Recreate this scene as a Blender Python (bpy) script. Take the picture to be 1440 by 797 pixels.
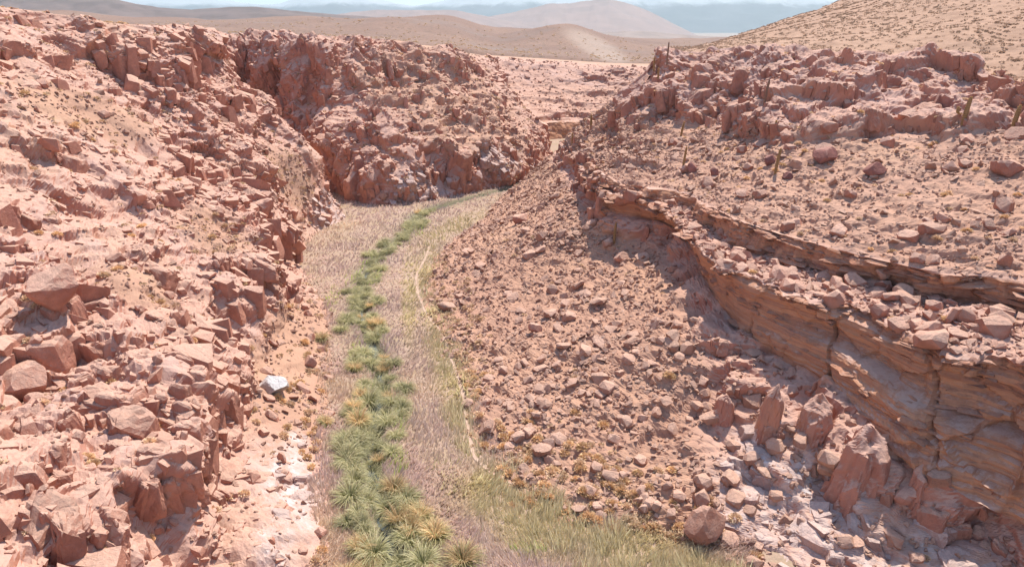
import bpy, bmesh, math, time
import numpy as np
from mathutils import Vector, Matrix, Euler

T0 = time.time()
SC = bpy.context.scene
for o in list(bpy.data.objects):
    bpy.data.objects.remove(o)

# ------------------------------------------------------------------ camera
CAM_H, PITCH, FPX = 30.0, math.radians(20.2), 973.0
CX, CY = 720.0, 398.5
cam_d = bpy.data.cameras.new('camera'); cam = bpy.data.objects.new('camera', cam_d)
SC.collection.objects.link(cam); SC.camera = cam
cam.location = (0, 0, CAM_H)
cam.rotation_euler = (math.pi/2 - PITCH, 0, 0)
cam_d.sensor_width = 36.0; cam_d.lens = FPX/1440.0*36.0
cam_d.clip_start = 0.5; cam_d.clip_end = 60000

# ------------------------------------------------------------------ light
SUN_AZ, SUN_EL = math.radians(27), math.radians(60)
W = bpy.data.worlds.new('World'); SC.world = W; W.use_nodes = True
nt = W.node_tree
bg = nt.nodes['Background']
sky = nt.nodes.new('ShaderNodeTexSky'); sky.sky_type = 'NISHITA'; sky.sun_disc = False
sky.sun_elevation = SUN_EL; sky.sun_rotation = SUN_AZ
sky.altitude = 3000; sky.air_density = 1.0; sky.dust_density = 5.0
nt.links.new(sky.outputs[0], bg.inputs[0]); bg.inputs[1].default_value = 0.15
sl = bpy.data.lights.new('sun', 'SUN'); sun = bpy.data.objects.new('sun', sl)
SC.collection.objects.link(sun)
sl.energy = 3.9; sl.angle = math.radians(0.5); sl.color = (1.0, 0.935, 0.845)
sdir = Vector((math.sin(SUN_AZ)*math.cos(SUN_EL), math.cos(SUN_AZ)*math.cos(SUN_EL), math.sin(SUN_EL)))
sun.rotation_euler = sdir.to_track_quat('Z', 'Y').to_euler()
sun.location = sdir*200
SC.view_settings.view_transform = 'Standard'; SC.view_settings.look = 'None'
SC.view_settings.exposure = 0.84; SC.view_settings.gamma = 1.0
SC.view_settings.use_curve_mapping = False
SC.render.engine = 'CYCLES'
try:
    SC.cycles.use_denoising = True
    SC.cycles.max_bounces = 5; SC.cycles.diffuse_bounces = 3; SC.cycles.volume_bounces = 0
    SC.cycles.transparent_max_bounces = 6
except Exception:
    pass

# ------------------------------------------------------------------ numpy helpers
RNG = np.random.default_rng(11)
SP, CP = math.sin(PITCH), math.cos(PITCH)
def PD(px, py, d):
    """world point seen at (px,py) at depth d along the view axis"""
    x = (px-CX)/FPX; y = (CY-py)/FPX
    return np.array([x*d, d*(CP + y*SP), CAM_H + d*(-SP + y*CP)])
def PZ(px, py, z):
    y = (CY-py)/FPX
    return PD(px, py, (CAM_H-z)/(SP - y*CP))
def proj(P):
    x, y, z = P[..., 0], P[..., 1], P[..., 2]-CAM_H
    d = y*CP - z*SP
    d = np.where(d < 0.5, 0.5, d)
    return CX + FPX*x/d, CY - FPX*(y*SP + z*CP)/d, d
def sstep(a, b, x):
    t = np.clip((x-a)/(b-a), 0, 1); return t*t*(3-2*t)
def hash3(ix, iy, iz, s):
    h = (ix.astype(np.uint32)*np.uint32(374761393)) ^ (iy.astype(np.uint32)*np.uint32(668265263)) ^ (iz.astype(np.uint32)*np.uint32(2147483647+s*7919))
    h = h + np.uint32(s*1013904223 & 0xffffffff)
    h = (h ^ (h >> np.uint32(13)))*np.uint32(1274126177)
    h = (h ^ (h >> np.uint32(16)))*np.uint32(2246822519)
    return h ^ (h >> np.uint32(15))
def u01(h, k=0):
    h = h*np.uint32(2654435761 + 2*k*40503) + np.uint32(k*97)
    h = (h ^ (h >> np.uint32(15)))*np.uint32(2246822519)
    h = h ^ (h >> np.uint32(13))
    return (h >> np.uint32(8)).astype(np.float32)*np.float32(1/16777216.0)
def vnoise(p, s=0):
    p = p.astype(np.float32); f = np.floor(p); i = f.astype(np.int32); t = p-f
    t = t*t*(3-2*t); r = 0
    for dx in (0, 1):
        wx = t[:, 0] if dx else 1-t[:, 0]
        for dy in (0, 1):
            wy = t[:, 1] if dy else 1-t[:, 1]
            for dz in (0, 1):
                wz = t[:, 2] if dz else 1-t[:, 2]
                r = r + wx*wy*wz*u01(hash3(i[:, 0]+dx, i[:, 1]+dy, i[:, 2]+dz, s))
    return r*2-1
def fbm(p, octv=4, s=0, gain=0.5):
    r = 0; a = 1
    for k in range(octv):
        r = r + a*vnoise(p*(2.03**k)+17.3*k, s+k); a *= gain
    return r
def voro(p, s=0, jit=0.9):
    """cellular noise: F1, F2, then offset and hash of the nearest and of the second cell"""
    p = p.astype(np.float32); i0 = np.floor(p).astype(np.int32); n = len(p)
    f1 = np.full(n, 1e9, np.float32); f2 = f1.copy()
    off = np.zeros((n, 3), np.float32); hid = np.zeros(n, np.uint32); of2 = off.copy(); hi2 = hid.copy()
    for dx in (-1, 0, 1):
        for dy in (-1, 0, 1):
            for dz in (-1, 0, 1):
                cx = i0[:, 0]+dx; cy = i0[:, 1]+dy; cz = i0[:, 2]+dz
                h = hash3(cx, cy, cz, s)
                o = np.stack([p[:, 0]-(cx+0.5+jit*(u01(h, 1)-0.5)), p[:, 1]-(cy+0.5+jit*(u01(h, 2)-0.5)), p[:, 2]-(cz+0.5+jit*(u01(h, 3)-0.5))], 1)
                d = (o*o).sum(1)
                m = d < f1; m2 = (d < f2) & ~m
                of2[m] = off[m]; hi2[m] = hid[m]; f2[m] = f1[m]
                off[m] = o[m]; hid[m] = h[m]; f1[m] = d[m]
                of2[m2] = o[m2]; hi2[m2] = h[m2]; f2[m2] = d[m2]
    return np.sqrt(f1), np.sqrt(f2), off, hid, of2, hi2
def catmull(C, u):
    """C (K,...) control stations, u in [0,K-1]"""
    K = len(C); i = np.clip(np.floor(u).astype(int), 0, K-2); t = (u-i)
    sh = (-1,)+(1,)*(C.ndim-1); t = t.reshape(sh)
    p0 = C[np.maximum(i-1, 0)]; p1 = C[i]; p2 = C[i+1]; p3 = C[np.minimum(i+2, K-1)]
    # gentle tension keeps the lines from overshooting
    m1 = (p2-p0)*0.42; m2 = (p3-p1)*0.42
    t2 = t*t; t3 = t2*t
    return (2*t3-3*t2+1)*p1 + (t3-2*t2+t)*m1 + (-2*t3+3*t2)*p2 + (t3-t2)*m2
def loft(C, nu, nv, segw=None, out_w=0.25):
    """C (K,R,3): K stations along the canyon, R rows across. Points spaced evenly by apparent size."""
    C = np.asarray(C, float); K, R = C.shape[:2]
    ud = np.linspace(0, K-1, 1500); G = catmull(C, ud)
    px, py, d = proj(G)
    inside = ((px > -200) & (px < 1640) & (py > -120) & (py < 930) & (d > 1))
    cdist = np.maximum(np.linalg.norm(G - np.array([0, 0, CAM_H]), axis=2), 18)
    w = np.where(inside, 1.0, out_w)
    du = np.linalg.norm(np.diff(G, axis=0), axis=2)/cdist[1:]*w[1:]
    cu = np.concatenate([[0], np.cumsum(du.mean(1) + 1e-5)])
    u = np.interp(np.linspace(0, cu[-1], nu), cu, ud)
    dv = np.linalg.norm(np.diff(G, axis=1), axis=2)/cdist[:, 1:]*w[:, 1:]
    dv = np.sqrt((dv**2).mean(0))
    if segw is not None: dv = dv*np.asarray(segw)
    cv = np.concatenate([[0], np.cumsum(dv+1e-5)])
    v = np.interp(np.linspace(0, cv[-1], nv), cv, np.arange(R))
    Gu = catmull(C, u)
    j = np.clip(np.floor(v).astype(int), 0, R-2); t = (v-j)[None, :, None]
    P = Gu[:, j]*(1-t) + Gu[:, j+1]*t
    return P, u, v
def gnormals(P):
    a = np.gradient(P, axis=0); b = np.gradient(P, axis=1)
    n = np.cross(a, b); n /= (np.linalg.norm(n, axis=2, keepdims=True)+1e-9)
    return n
def blur2(A, k):
    for _ in range(k):
        A = np.concatenate([A[:1], A, A[-1:]], 0); A = (A[:-2]+2*A[1:-1]+A[2:])/4
        A = np.concatenate([A[:, :1], A, A[:, -1:]], 1); A = (A[:, :-2]+2*A[:, 1:-1]+A[:, 2:])/4
    return A

# ------------------------------------------------------------------ mesh helpers
def link(o, parent=None):
    SC.collection.objects.link(o)
    if parent is not None: o.parent = parent
    return o
def raw_mesh(name, V, F, attrs=None, col=None, smooth=False):
    """V (n,3), F (m,3 or 4) int array"""
    me = bpy.data.meshes.new(name)
    V = np.ascontiguousarray(V, np.float32); F = np.ascontiguousarray(F, np.int32)
    n, k = F.shape
    me.vertices.add(len(V)); me.vertices.foreach_set('co', V.ravel())
    me.loops.add(n*k); me.loops.foreach_set('vertex_index', F.ravel())
    me.polygons.add(n)
    me.polygons.foreach_set('loop_start', np.arange(0, n*k, k, dtype=np.int32))
    try: me.polygons.foreach_set('loop_total', np.full(n, k, np.int32))
    except Exception: pass
    me.update(calc_edges=True)
    if smooth: me.polygons.foreach_set('use_smooth', np.ones(n, bool))
    else: me.polygons.foreach_set('use_smooth', np.zeros(n, bool))
    for kx, a in (attrs or {}).items():
        at = me.attributes.new(kx, 'FLOAT', 'POINT'); at.data.foreach_set('value', np.ascontiguousarray(a, np.float32).ravel())
    if col is not None:
        c4 = np.ones((len(V), 4), np.float32); c4[:, :3] = col
        at = me.color_attributes.new('col', 'FLOAT_COLOR', 'POINT'); at.data.foreach_set('color', c4.ravel())
    return me
def grid_faces(nu, nv, flip=False):
    i = np.arange(nu*nv).reshape(nu, nv)
    a, b, c, d = i[:-1, :-1], i[1:, :-1], i[1:, 1:], i[:-1, 1:]
    F = np.stack([a, b, c, d] if not flip else [a, d, c, b], -1).reshape(-1, 4)
    return F
def obj(name, me, mat=None, parent=None, label=None, cat=None, group=None, kind=None):
    o = bpy.data.objects.new(name, me)
    if mat is not None and me is not None and not me.materials: me.materials.append(mat)
    link(o, parent)
    if label: o['label'] = label
    if cat: o['category'] = cat
    if group: o['group'] = group
    if kind: o['kind'] = kind
    return o

# ------------------------------------------------------------------ materials
def new_mat(name):
    m = bpy.data.materials.new(name); m.use_nodes = True
    nt = m.node_tree; b = nt.nodes['Principled BSDF']
    b.inputs['Roughness'].default_value = 0.92
    b.inputs['Specular IOR Level'].default_value = 0.12
    return m, nt, b
class NB:
    def __init__(s, nt): s.nt = nt; s.pos = nt.nodes.new('ShaderNodeNewGeometry')
    def n(s, t, **k):
        x = s.nt.nodes.new(t)
        for a, v in k.items(): setattr(x, a, v)
        return x
    def l(s, a, b): s.nt.links.new(a, b)
    def noise(s, scale, detail=4, rough=0.6, vec=None, dist=0.0):
        x = s.n('ShaderNodeTexNoise'); x.inputs['Scale'].default_value = scale; x.inputs['Detail'].default_value = detail
        x.inputs['Roughness'].default_value = rough; x.inputs['Distortion'].default_value = dist
        s.l(vec or s.pos.outputs['Position'], x.inputs['Vector']); return x.outputs['Fac']
    def ramp(s, fac, a, b, smooth=True):
        x = s.n('ShaderNodeMapRange', interpolation_type='SMOOTHSTEP' if smooth else 'LINEAR')
        x.inputs[1].default_value = a; x.inputs[2].default_value = b; s.l(fac, x.inputs[0]); return x.outputs[0]
    def math(s, op, a, b=None, c=False):
        x = s.n('ShaderNodeMath', operation=op, use_clamp=c)
        for i, v in enumerate((a, b)):
            if v is None: continue
            if isinstance(v, (int, float)): x.inputs[i].default_value = v
            else: s.l(v, x.inputs[i])
        return x.outputs[0]
    def mix(s, fac, a, b, blend='MIX'):
        x = s.n('ShaderNodeMix', data_type='RGBA', blend_type=blend)
        for i, v in ((0, fac), (6, a), (7, b)):
            if isinstance(v, (int, float)): x.inputs[i].default_value = v
            elif isinstance(v, tuple): x.inputs[i].default_value = (*v, 1)
            else: s.l(v, x.inputs[i])
        return x.outputs[2]
    def attr(s, name): 
        x = s.n('ShaderNodeAttribute', attribute_name=name); return x
    def sep(s, v):
        x = s.n('ShaderNodeSeparateXYZ'); s.l(v, x.inputs[0]); return x.outputs
    def scaled(s, sc):
        x = s.n('ShaderNodeVectorMath', operation='MULTIPLY'); s.l(s.pos.outputs['Position'], x.inputs[0]); x.inputs[1].default_value = sc
        return x.outputs[0]
    def bump(s, h, strength, dist, b):
        x = s.n('ShaderNodeBump'); x.inputs['Strength'].default_value = strength; x.inputs['Distance'].default_value = dist
        s.l(h, x.inputs['Height']); s.l(x.outputs[0], b.inputs['Normal'])

RED1, RED2, RED3 = (0.50, 0.227, 0.155), (0.42, 0.192, 0.138), (0.53, 0.265, 0.170)
DUST = (0.61, 0.375, 0.278); SAND = (0.50, 0.290, 0.197)
def rock_material(name, masks=True):
    m, nt, b = new_mat(name); q = NB(nt)
    big = q.noise(0.11, 3); mid = q.noise(0.55, 5, 0.65); fine = q.noise(3.5, 4, 0.7)
    c = q.mix(q.ramp(mid, 0.35, 0.65), RED1, RED2)
    c = q.mix(q.ramp(big, 0.50, 0.68), c, RED3)
    c = q.mix(q.math('MULTIPLY', q.ramp(q.noise(.17, 5, .7), .50, .66), .55), c, (.33, .145, .115))
    # dust and bleached rind lying on what is flat enough to hold it
    nz = q.sep(q.pos.outputs['True Normal'])[2]
    e = q.math('ADD', nz, q.math('MULTIPLY', q.math('SUBTRACT', mid, 0.5), 0.75))
    e = q.math('ADD', e, q.math('MULTIPLY', q.math('SUBTRACT', fine, 0.5), 0.5))
    dustc = q.mix(q.ramp(fine, 0.3, 0.7), DUST, (0.50, 0.295, 0.225))
    dustc = q.mix(q.ramp(q.noise(0.23, 3), 0.45, 0.7), dustc, (0.56, 0.360, 0.290))
    c = q.mix(q.ramp(e, 0.20, 0.65), c, dustc)
    if masks:
        st = q.attr('m_strata').outputs['Fac']
        lay = q.noise(1.0, 6, 0.7, vec=q.scaled((0.10, 0.10, 2.6)))
        lay2 = q.noise(1.0, 3, 0.6, vec=q.scaled((0.25, 0.25, 9.0)))
        sc = q.mix(q.ramp(lay, 0.35, 0.62), (0.42, 0.205, 0.130), (0.56, 0.280, 0.160))
        sc = q.mix(q.math('MULTIPLY', q.ramp(lay2, 0.5, 0.7), 0.5), sc, (0.27, 0.130, 0.095))
        sc = q.mix(q.math('MULTIPLY', q.ramp(q.noise(0.5, 4, vec=q.scaled((0.35, 0.35, 1.3))), 0.55, 0.72), 0.6), sc, (0.20, 0.145, 0.150))
        sc = q.mix(q.math('MULTIPLY', q.ramp(e, 0.75, 1.05), .8), sc, (0.60, 0.42, 0.34))
        c = q.mix(st, c, sc)
        tl = q.attr('m_talus').outputs['Fac']
        tc = q.mix(q.ramp(q.noise(2.2, 5, 0.75), 0.35, 0.65), (0.42, 0.238, 0.168), SAND)
        tc = q.mix(q.ramp(big, 0.4, 0.62), tc, (0.50, 0.290, 0.195))
        c = q.mix(tl, c, tc)
        pl = q.attr('m_pale').outputs['Fac']
        pf = q.math('MULTIPLY', pl, q.ramp(q.noise(0.9, 5, 0.7), 0.36, 0.58))
        c = q.mix(pf, c, q.mix(q.ramp(mid, 0.50, 0.66), (0.57, 0.42, 0.36), (0.64, 0.56, 0.53)))
        sg = q.attr('m_scrub').outputs['Fac']
        gs = q.mix(q.ramp(fine, 0.35, 0.65), (0.55, 0.350, 0.235), (0.45, 0.285, 0.180))
        c = q.mix(q.math('MULTIPLY', sg, q.ramp(q.noise(0.8, 5, 0.7), 0.38, 0.58)), c, gs)
        hs = q.mix(q.ramp(q.noise(.5, 5, .7), .4, .62), (.45, .28, .19), (.36, .22, .15))
        c = q.mix(q.attr('m_hill').outputs['Fac'], c, hs)
    q.l(c, b.inputs['Base Color'])
    hh = q.math('ADD', q.math('MULTIPLY', q.noise(1.6, 6, 0.7), 1.0), q.math('MULTIPLY', fine, 0.35))
    q.bump(hh, 0.7, 0.2, b)
    return m
M_ROCK = rock_material('canyon_rock')
M_ROCK2 = rock_material('pillar_rock', False)
def boulder_material(name, red, dust, lo=0.35, hi=0.85):
    m, nt, b = new_mat(name); q = NB(nt)
    mid = q.noise(1.1, 6, 0.7); fine = q.noise(5, 5, 0.75); blot = q.noise(.45, 5, .7)
    oi = q.n('ShaderNodeObjectInfo')
    c = q.mix(q.ramp(mid, 0.35, 0.65), red, tuple(x*0.78 for x in red))
    c = q.mix(q.math('MULTIPLY', q.ramp(blot, .5, .68), .55), c, (red[0]*1.18, red[1]*1.25, red[2]*1.2))
    c = q.mix(q.math('MULTIPLY', q.ramp(q.noise(.17, 5, .7), .50, .66), .55), c, (red[0]*.66, red[1]*.62, red[2]*.72))
    nz = q.sep(q.pos.outputs['True Normal'])[2]
    e = q.math('ADD', nz, q.math('MULTIPLY', q.math('SUBTRACT', mid, 0.5), 1.1))
    e = q.math('ADD', e, q.math('MULTIPLY', q.math('SUBTRACT', fine, 0.5), 0.7))
    d2 = q.mix(q.ramp(fine, 0.3, 0.7), tuple(min(.85, x*1.08) for x in dust), tuple(x*0.82 for x in dust))
    d2 = q.mix(q.math('MULTIPLY', q.ramp(blot, .42, .62), .5), d2, tuple(.5*a_+.5*b_ for a_, b_ in zip(dust, red)))
    c = q.mix(q.ramp(e, lo, hi), c, d2)
    crk = q.n('ShaderNodeTexVoronoi', feature='DISTANCE_TO_EDGE'); crk.inputs['Scale'].default_value = .45
    wv = q.n('ShaderNodeVectorMath', operation='ADD'); nz3 = q.n('ShaderNodeTexNoise'); nz3.inputs['Scale'].default_value = .9; nz3.inputs['Detail'].default_value = 4
    q.l(q.pos.outputs['Position'], nz3.inputs['Vector']); q.l(q.pos.outputs['Position'], wv.inputs[0]); q.l(nz3.outputs['Color'], wv.inputs[1]); q.l(wv.outputs[0], crk.inputs['Vector'])
    ck = q.ramp(crk.outputs['Distance'], 0, .05)
    hsv = q.n('ShaderNodeHueSaturation'); q.l(c, hsv.inputs['Color'])
    big = q.noise(0.9, 1)
    q.l(q.math('ADD', 0.74, q.math('ADD', q.math('MULTIPLY', oi.outputs['Random'], 0.22), q.math('MULTIPLY', big, 0.32))), hsv.inputs['Value'])
    q.l(hsv.outputs[0], b.inputs['Base Color'])
    hgt = q.math('ADD', mid, q.math('MULTIPLY', q.noise(4, 6, .75), 0.6)); hgt = q.math('ADD', hgt, q.math('MULTIPLY', ck, .10))
    q.bump(hgt, 0.95, 0.22, b)
    return m
M_BOULDER = boulder_material('red_boulder_rock', (0.51, 0.232, 0.158), (0.63, 0.390, 0.29), .15, .75)
M_STONE = boulder_material('talus_stone', (0.47, 0.250, 0.172), (0.62, 0.390, 0.288), 0.1, 0.7)
M_PALE = boulder_material('pale_rock', (0.50, 0.30, 0.235), (0.64, 0.475, 0.41), .2, .9)
M_SLAB = boulder_material('bedded_slab_rock', (0.53, 0.255, 0.155), (0.60, 0.365, 0.27), .7, 1.2)
M_DARKB = boulder_material('dark_red_boulder_rock', (0.34, 0.150, 0.120), (0.50, 0.29, 0.225), 0.6, 1.1)
M_WHITE = boulder_material('white_boulder_rock', (0.52, 0.42, 0.37), (0.80, 0.75, 0.72), 0.3, 0.8)
def grass_material(name, rough=0.8, trans=0.42, var=0.35):
    m, nt, b = new_mat(name); q = NB(nt)
    a = q.attr('col'); oi = q.n('ShaderNodeObjectInfo')
    hsv = q.n('ShaderNodeHueSaturation'); q.l(a.outputs['Color'], hsv.inputs['Color'])
    q.l(q.math('ADD', 1-var/2, q.math('MULTIPLY', oi.outputs['Random'], var)), hsv.inputs['Value'])
    q.l(hsv.outputs[0], b.inputs['Base Color'])
    b.inputs['Roughness'].default_value = rough
    tr = q.n('ShaderNodeBsdfTranslucent'); q.l(hsv.outputs[0], tr.inputs['Color'])
    mx = q.n('ShaderNodeMixShader'); mx.inputs[0].default_value = trans
    out = [x for x in nt.nodes if x.type == 'OUTPUT_MATERIAL'][0]
    q.l(b.outputs[0], mx.inputs[1]); q.l(tr.outputs[0], mx.inputs[2]); q.l(mx.outputs[0], out.inputs['Surface'])
    return m
M_GRASS = grass_material('grass_blades')
M_DRY = grass_material('dry_shrub_twigs', .9, .22, .3)

# ------------------------------------------------------------------ rock displacement
def blocky(P, amp, spec, seed=0, columns=0.6):
    """Break a smooth loft into jointed blocks: each cell is a tilted ledge with a steep front and a crack round it.
    P (nu,nv,3) ; amp (nu,nv) 0..1 ; spec list of (size_m, height_m, tilt, crack_m)"""
    nu, nv = P.shape[:2]
    N = blur2(gnormals(P), 10); N /= np.linalg.norm(N, axis=2, keepdims=True)+1e-9
    # make normals point out of the rock
    s = np.sign((N*np.array([0, 0, 1.0])).sum(2).mean()); N = N*(s if s != 0 else 1)
    p = P.reshape(-1, 3); n = N.reshape(-1, 3).astype(np.float32); a = amp.reshape(-1).astype(np.float32)
    g = np.zeros_like(n); g[:, 2] = -1; g -= (g*n).sum(1, keepdims=True)*n
    g /= np.linalg.norm(g, axis=1, keepdims=True)+1e-6
    side = np.cross(n, g)
    warp = np.stack([fbm(p*0.08+5, 2, 40), fbm(p*0.08+50, 2, 50), fbm(p*0.08+95, 2, 60)], 1)*1.6
    disp = np.zeros(len(p), np.float32)
    sp = np.maximum(np.linalg.norm(np.gradient(P, axis=0), axis=2), np.linalg.norm(np.gradient(P, axis=1), axis=2)).reshape(-1)
    ramp_m = np.clip(2.0*sp, .05, 1.5).astype(np.float32)
    for k, (size, hgt, tilt, crack) in enumerate(spec):
        q = (p+warp*min(1.0, size*0.35))/size
        q = q*np.array([1, 1, columns])
        f1, f2, off, hid, of2, hi2 = voro(q, seed*13+k*3+1)
        hh = []
        for o_, i_ in ((off, hid), (of2, hi2)):
            o_ = o_*size; o_[:, 2] /= columns
            down = (o_*g).sum(1); lat = (o_*side).sum(1)
            r1, r2, r3 = u01(i_, 5), u01(i_, 6), u01(i_, 7)
            hh.append((r1-0.5)*hgt + tilt*(0.15+1.0*r2)*down + (r3-0.5)*0.7*tilt*lat)
        # a joint is a steep ramp between two blocks, with a crack in it
        edge = (f2-f1)*size
        t = sstep(0, 1, np.clip(edge/np.maximum(ramp_m, .10*size), 0, 1))*.5+.5
        h = hh[0]*t + hh[1]*(1-t)
        h = h - crack*np.exp(-edge/(0.04*size+0.02))
        disp += h*a
    disp += a*0.05*fbm(p*1.7, 3, 77)
    disp = .7*disp + .3*blur2(disp.reshape(nu, nv), 1).reshape(-1)
    q = p + n*disp[:, None]
    return q.reshape(nu, nv, 3), N
def ell(px, py, cx, cy, rx, ry, ang=0.0, soft=0.35):
    c, s = math.cos(math.radians(ang)), math.sin(math.radians(ang))
    dx, dy = px-cx, py-cy
    u = (dx*c+dy*s)/rx; v = (-dx*s+dy*c)/ry
    return 1-sstep(1-soft, 1+soft, np.sqrt(u*u+v*v))

# ================================================================== LEFT SIDE: near wall, gully, far wall, end wall
ST = [ # foot, rim, profile
 ((-2, 2, -.6), (-66, -12, 33), 'a'), ((-9, 30, -.6), (-70, 30, 33), 'a'), ((-14, 50, -.6), (-69, 62, 33), 'a'),
 ((-19, 70, -.6), (-63, 88, 32.6), 'a'), ((-27, 88, -.6), (-55, 97, 31), 'b'), ((-30, 97, -.6), (-51, 104, 30.3), 'b'),
 ((-29.5, 108, -.6), (-48.6, 112, 29.8), 'b'), ((-28, 115, -.6), (-49, 118, 29.5), 'b'), ((-37, 124, 0), (-55, 128, 29.4), 'b'),
 ((-52, 144, 4), (-67, 146, 29.2), 'b'), ((-43, 143, 0), (-69, 167, 28.6), 'f'), ((-25.5, 123, -.6), (-45, 164, 28), 'f'),
 ((-13, 128, -.6), (-28, 168, 26.7), 'c'), ((-3, 137, -.6), (-17, 178, 25.4), 'c'), ((4, 147, -.6), (-11, 190, 23.7), 'c'),
 ((8.5, 156, -.6), (-8, 197, 23), 'c'), ((9, 166, -.6), (-8, 206, 22.5), 'c'), ((4, 180, -.6), (-16, 214, 22.5), 'c'),
 ((5, 190, -.6), (-20, 240, 21), 'd'), ((10, 198, -.6), (-14, 268, 20.6), 'd'), ((18, 203, -.6), (12, 270, 19), 'd'),
 ((32, 207, -.6), (40, 266, 17.3), 'd'), ((60, 233, -.6), (75, 275, 17), 'd'), ((100, 245, -.6), (120, 290, 18), 'd')]
PROF = {'a': [(0, 0), (.13, .09), (.20, .27), (.45, .47), (.70, .72), (.92, .945), (1, 1)],
        'b': [(0, 0), (.16, .09), (.28, .38), (.50, .56), (.72, .76), (.90, .93), (1, 1)],
        'c': [(0, 0), (.03, .06), (.13, .34), (.42, .55), (.68, .73), (.88, .92), (1, 1)],
        'e': [(0, 0), (.04, .16), (.16, .34), (.42, .47), (.62, .62), (.75, .95), (1, 1)],
        'f': [(0, 0), (.03, .14), (.13, .33), (.36, .43), (.58, .56), (.68, .95), (1, 1)],
        'd': [(0, 0), (.03, .03), (.07, .26), (.16, .33), (.55, .66), (.72, .95), (1, 1)]}
def left_rows(f, r, pr):
    f, r = np.array(f, float), np.array(r, float)
    rows = []
    for h, z in PROF[pr]:
        rows.append(np.array([*(f[:2]+(r[:2]-f[:2])*h), f[2]+(r[2]-f[2])*z]))
    d = r[:2]-f[:2]; d /= np.linalg.norm(d)
    rows.append(np.array([*(r[:2]+d*6), r[2]+0.35]))
    rows.append(np.array([*(r[:2]+d*20), r[2]-.1]))
    rows.append(np.array([*(r[:2]+d*36), r[2]-4]))
    return rows
LC = np.array([left_rows(*s) for s in ST])
def left_part(k0, k1, nu, nv, spec, seed, segw):
    P, u, v = loft(LC[k0:k1+1], nu, nv, segw); u = u+k0
    V = np.broadcast_to(v, (len(u), len(v))); U = np.broadcast_to(u[:, None], V.shape)
    px, py, d = proj(P)
    sh = P.shape
    big = fbm(P.reshape(-1, 3)*0.05, 3, 5).reshape(sh[:2])
    amp = 0.75 + 0.35*big
    amp = amp*sstep(0.0, 0.9, V)*0.85 + 0.15*amp
    amp = amp*(1-0.7*sstep(5.0, 5.9, V))*(1-0.93*sstep(5.9, 6.2, V))
    return P, U, V, px, py, d, amp

# ---- near left wall
P, U, V, px, py, d, amp = left_part(0, 9, 585, 450, None, 1, [.7, 1, 1, 1, 1, 1, .5, .2, .1])
tal = np.zeros_like(px)
for e in ((420, 545, 75, 105, 15), (430, 470, 60, 50, 20), (110, 165, 110, 26, 15), (300, 330, 60, 34, 25), (200, 420, 60, 30, 25), (400, 250, 26, 50, -35)):
    tal = np.maximum(tal, ell(px, py, *e))
cl = np.zeros_like(px)
for e in ((330, 330, 60, 130, -38), (420, 390, 40, 60, -20), (270, 550, 90, 130, -30), (140, 620, 170, 200, -20), (70, 470, 90, 110, -20), (240, 720, 180, 100, -10), (250, 110, 110, 35, 20)):
    cl = np.maximum(cl, ell(px, py, *e))
amp = amp*(1-0.75*tal)*(0.8+0.55*cl)
# broad benches and gullies first, then joint blocks
sm = P.reshape(-1, 3)
N0 = blur2(gnormals(P), 6); N0 *= np.sign(N0[..., 2].mean())
ridge = (1-np.abs(fbm(sm*np.array([0.07, 0.07, 0.05]), 3, 9)))*2.0-1.0
P = P + N0*(ridge.reshape(px.shape)*1.2*sstep(0.3, 1.5, V)*(1-sstep(5.6, 6.4, V)))[..., None]
P, NL = blocky(P, amp, [(6.0, 1.5, .26, .3), (2.6, .8, .36, .25), (1.1, .3, .3, .12), (.5, .12, .25, .04)], 1, 0.4)
px, py, d = proj(P)
pale = np.zeros_like(px)
for e in ((405, 690, 42, 75, -25), (470, 300, 30, 30, 0), (390, 760, 30, 40, 0), (415, 625, 18, 22, 0)):
    pale = np.maximum(pale, ell(px, py, *e, soft=.5))
scrub = np.clip(sstep(5.8, 6.3, V) + .18*tal + .35*sstep(0.1, 0.5, fbm(P.reshape(-1, 3)*0.09, 3, 31).reshape(px.shape)), 0, 1)
LW = dict(pale=pale, P=P, N=NL, V=V, U=U, px=px, py=py, d=d, tal=tal, cl=cl)
me = raw_mesh('left_canyon_wall', P.reshape(-1, 3), grid_faces(*px.shape, flip=True), dict(m_talus=tal, m_pale=pale, m_scrub=scrub, m_strata=np.zeros_like(tal)))
left_wall = obj('left_canyon_wall', me, M_ROCK, label='sunlit pink rock wall filling the left side of the canyon', kind='structure')

# ---- far wall (beyond the gully) and the end wall that closes the view
P, U, V, px, py, d, amp = left_part(9, 17, 350, 250, None, 2, [.7, 1, 1, 1, 1, 1, .5, .2, .1])
amp = amp*(1.05-.45*sstep(13.2, 14.5, U))
sm = P.reshape(-1, 3); N0 = blur2(gnormals(P), 4); N0 *= np.sign(N0[..., 2].mean())
ridge = (1-np.abs(fbm(sm*np.array([0.085, 0.085, 0.03]), 3, 19)))*2.0-1.0
P = P + N0*((1-.75*sstep(13.2, 14.5, U))*ridge.reshape(px.shape)*2.0*sstep(0.2, 1.2, V)*(1-sstep(5.6, 6.4, V)))[..., None]
P, NF = blocky(P, amp, [(6.0, 1.7, .26, .4), (2.8, 1.0, .34, .3), (1.3, .4, .3, .14)], 2, 0.3)
px, py, d = proj(P)
tal = np.maximum(ell(px, py, 640, 150, 120, 60, 35), ell(px, py, 560, 120, 60, 40, 20))*.7
pale = np.maximum(ell(px, py, 590, 265, 38, 32, 0, .5), ell(px, py, 700, 225, 40, 22, 0, .5)*.6)
scrub = np.clip(sstep(5.8, 6.3, V)+.4*tal, 0, 1)
FW = dict(pale=pale, P=P, N=NF, V=V, U=U, px=px, py=py, d=d, tal=tal)
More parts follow.
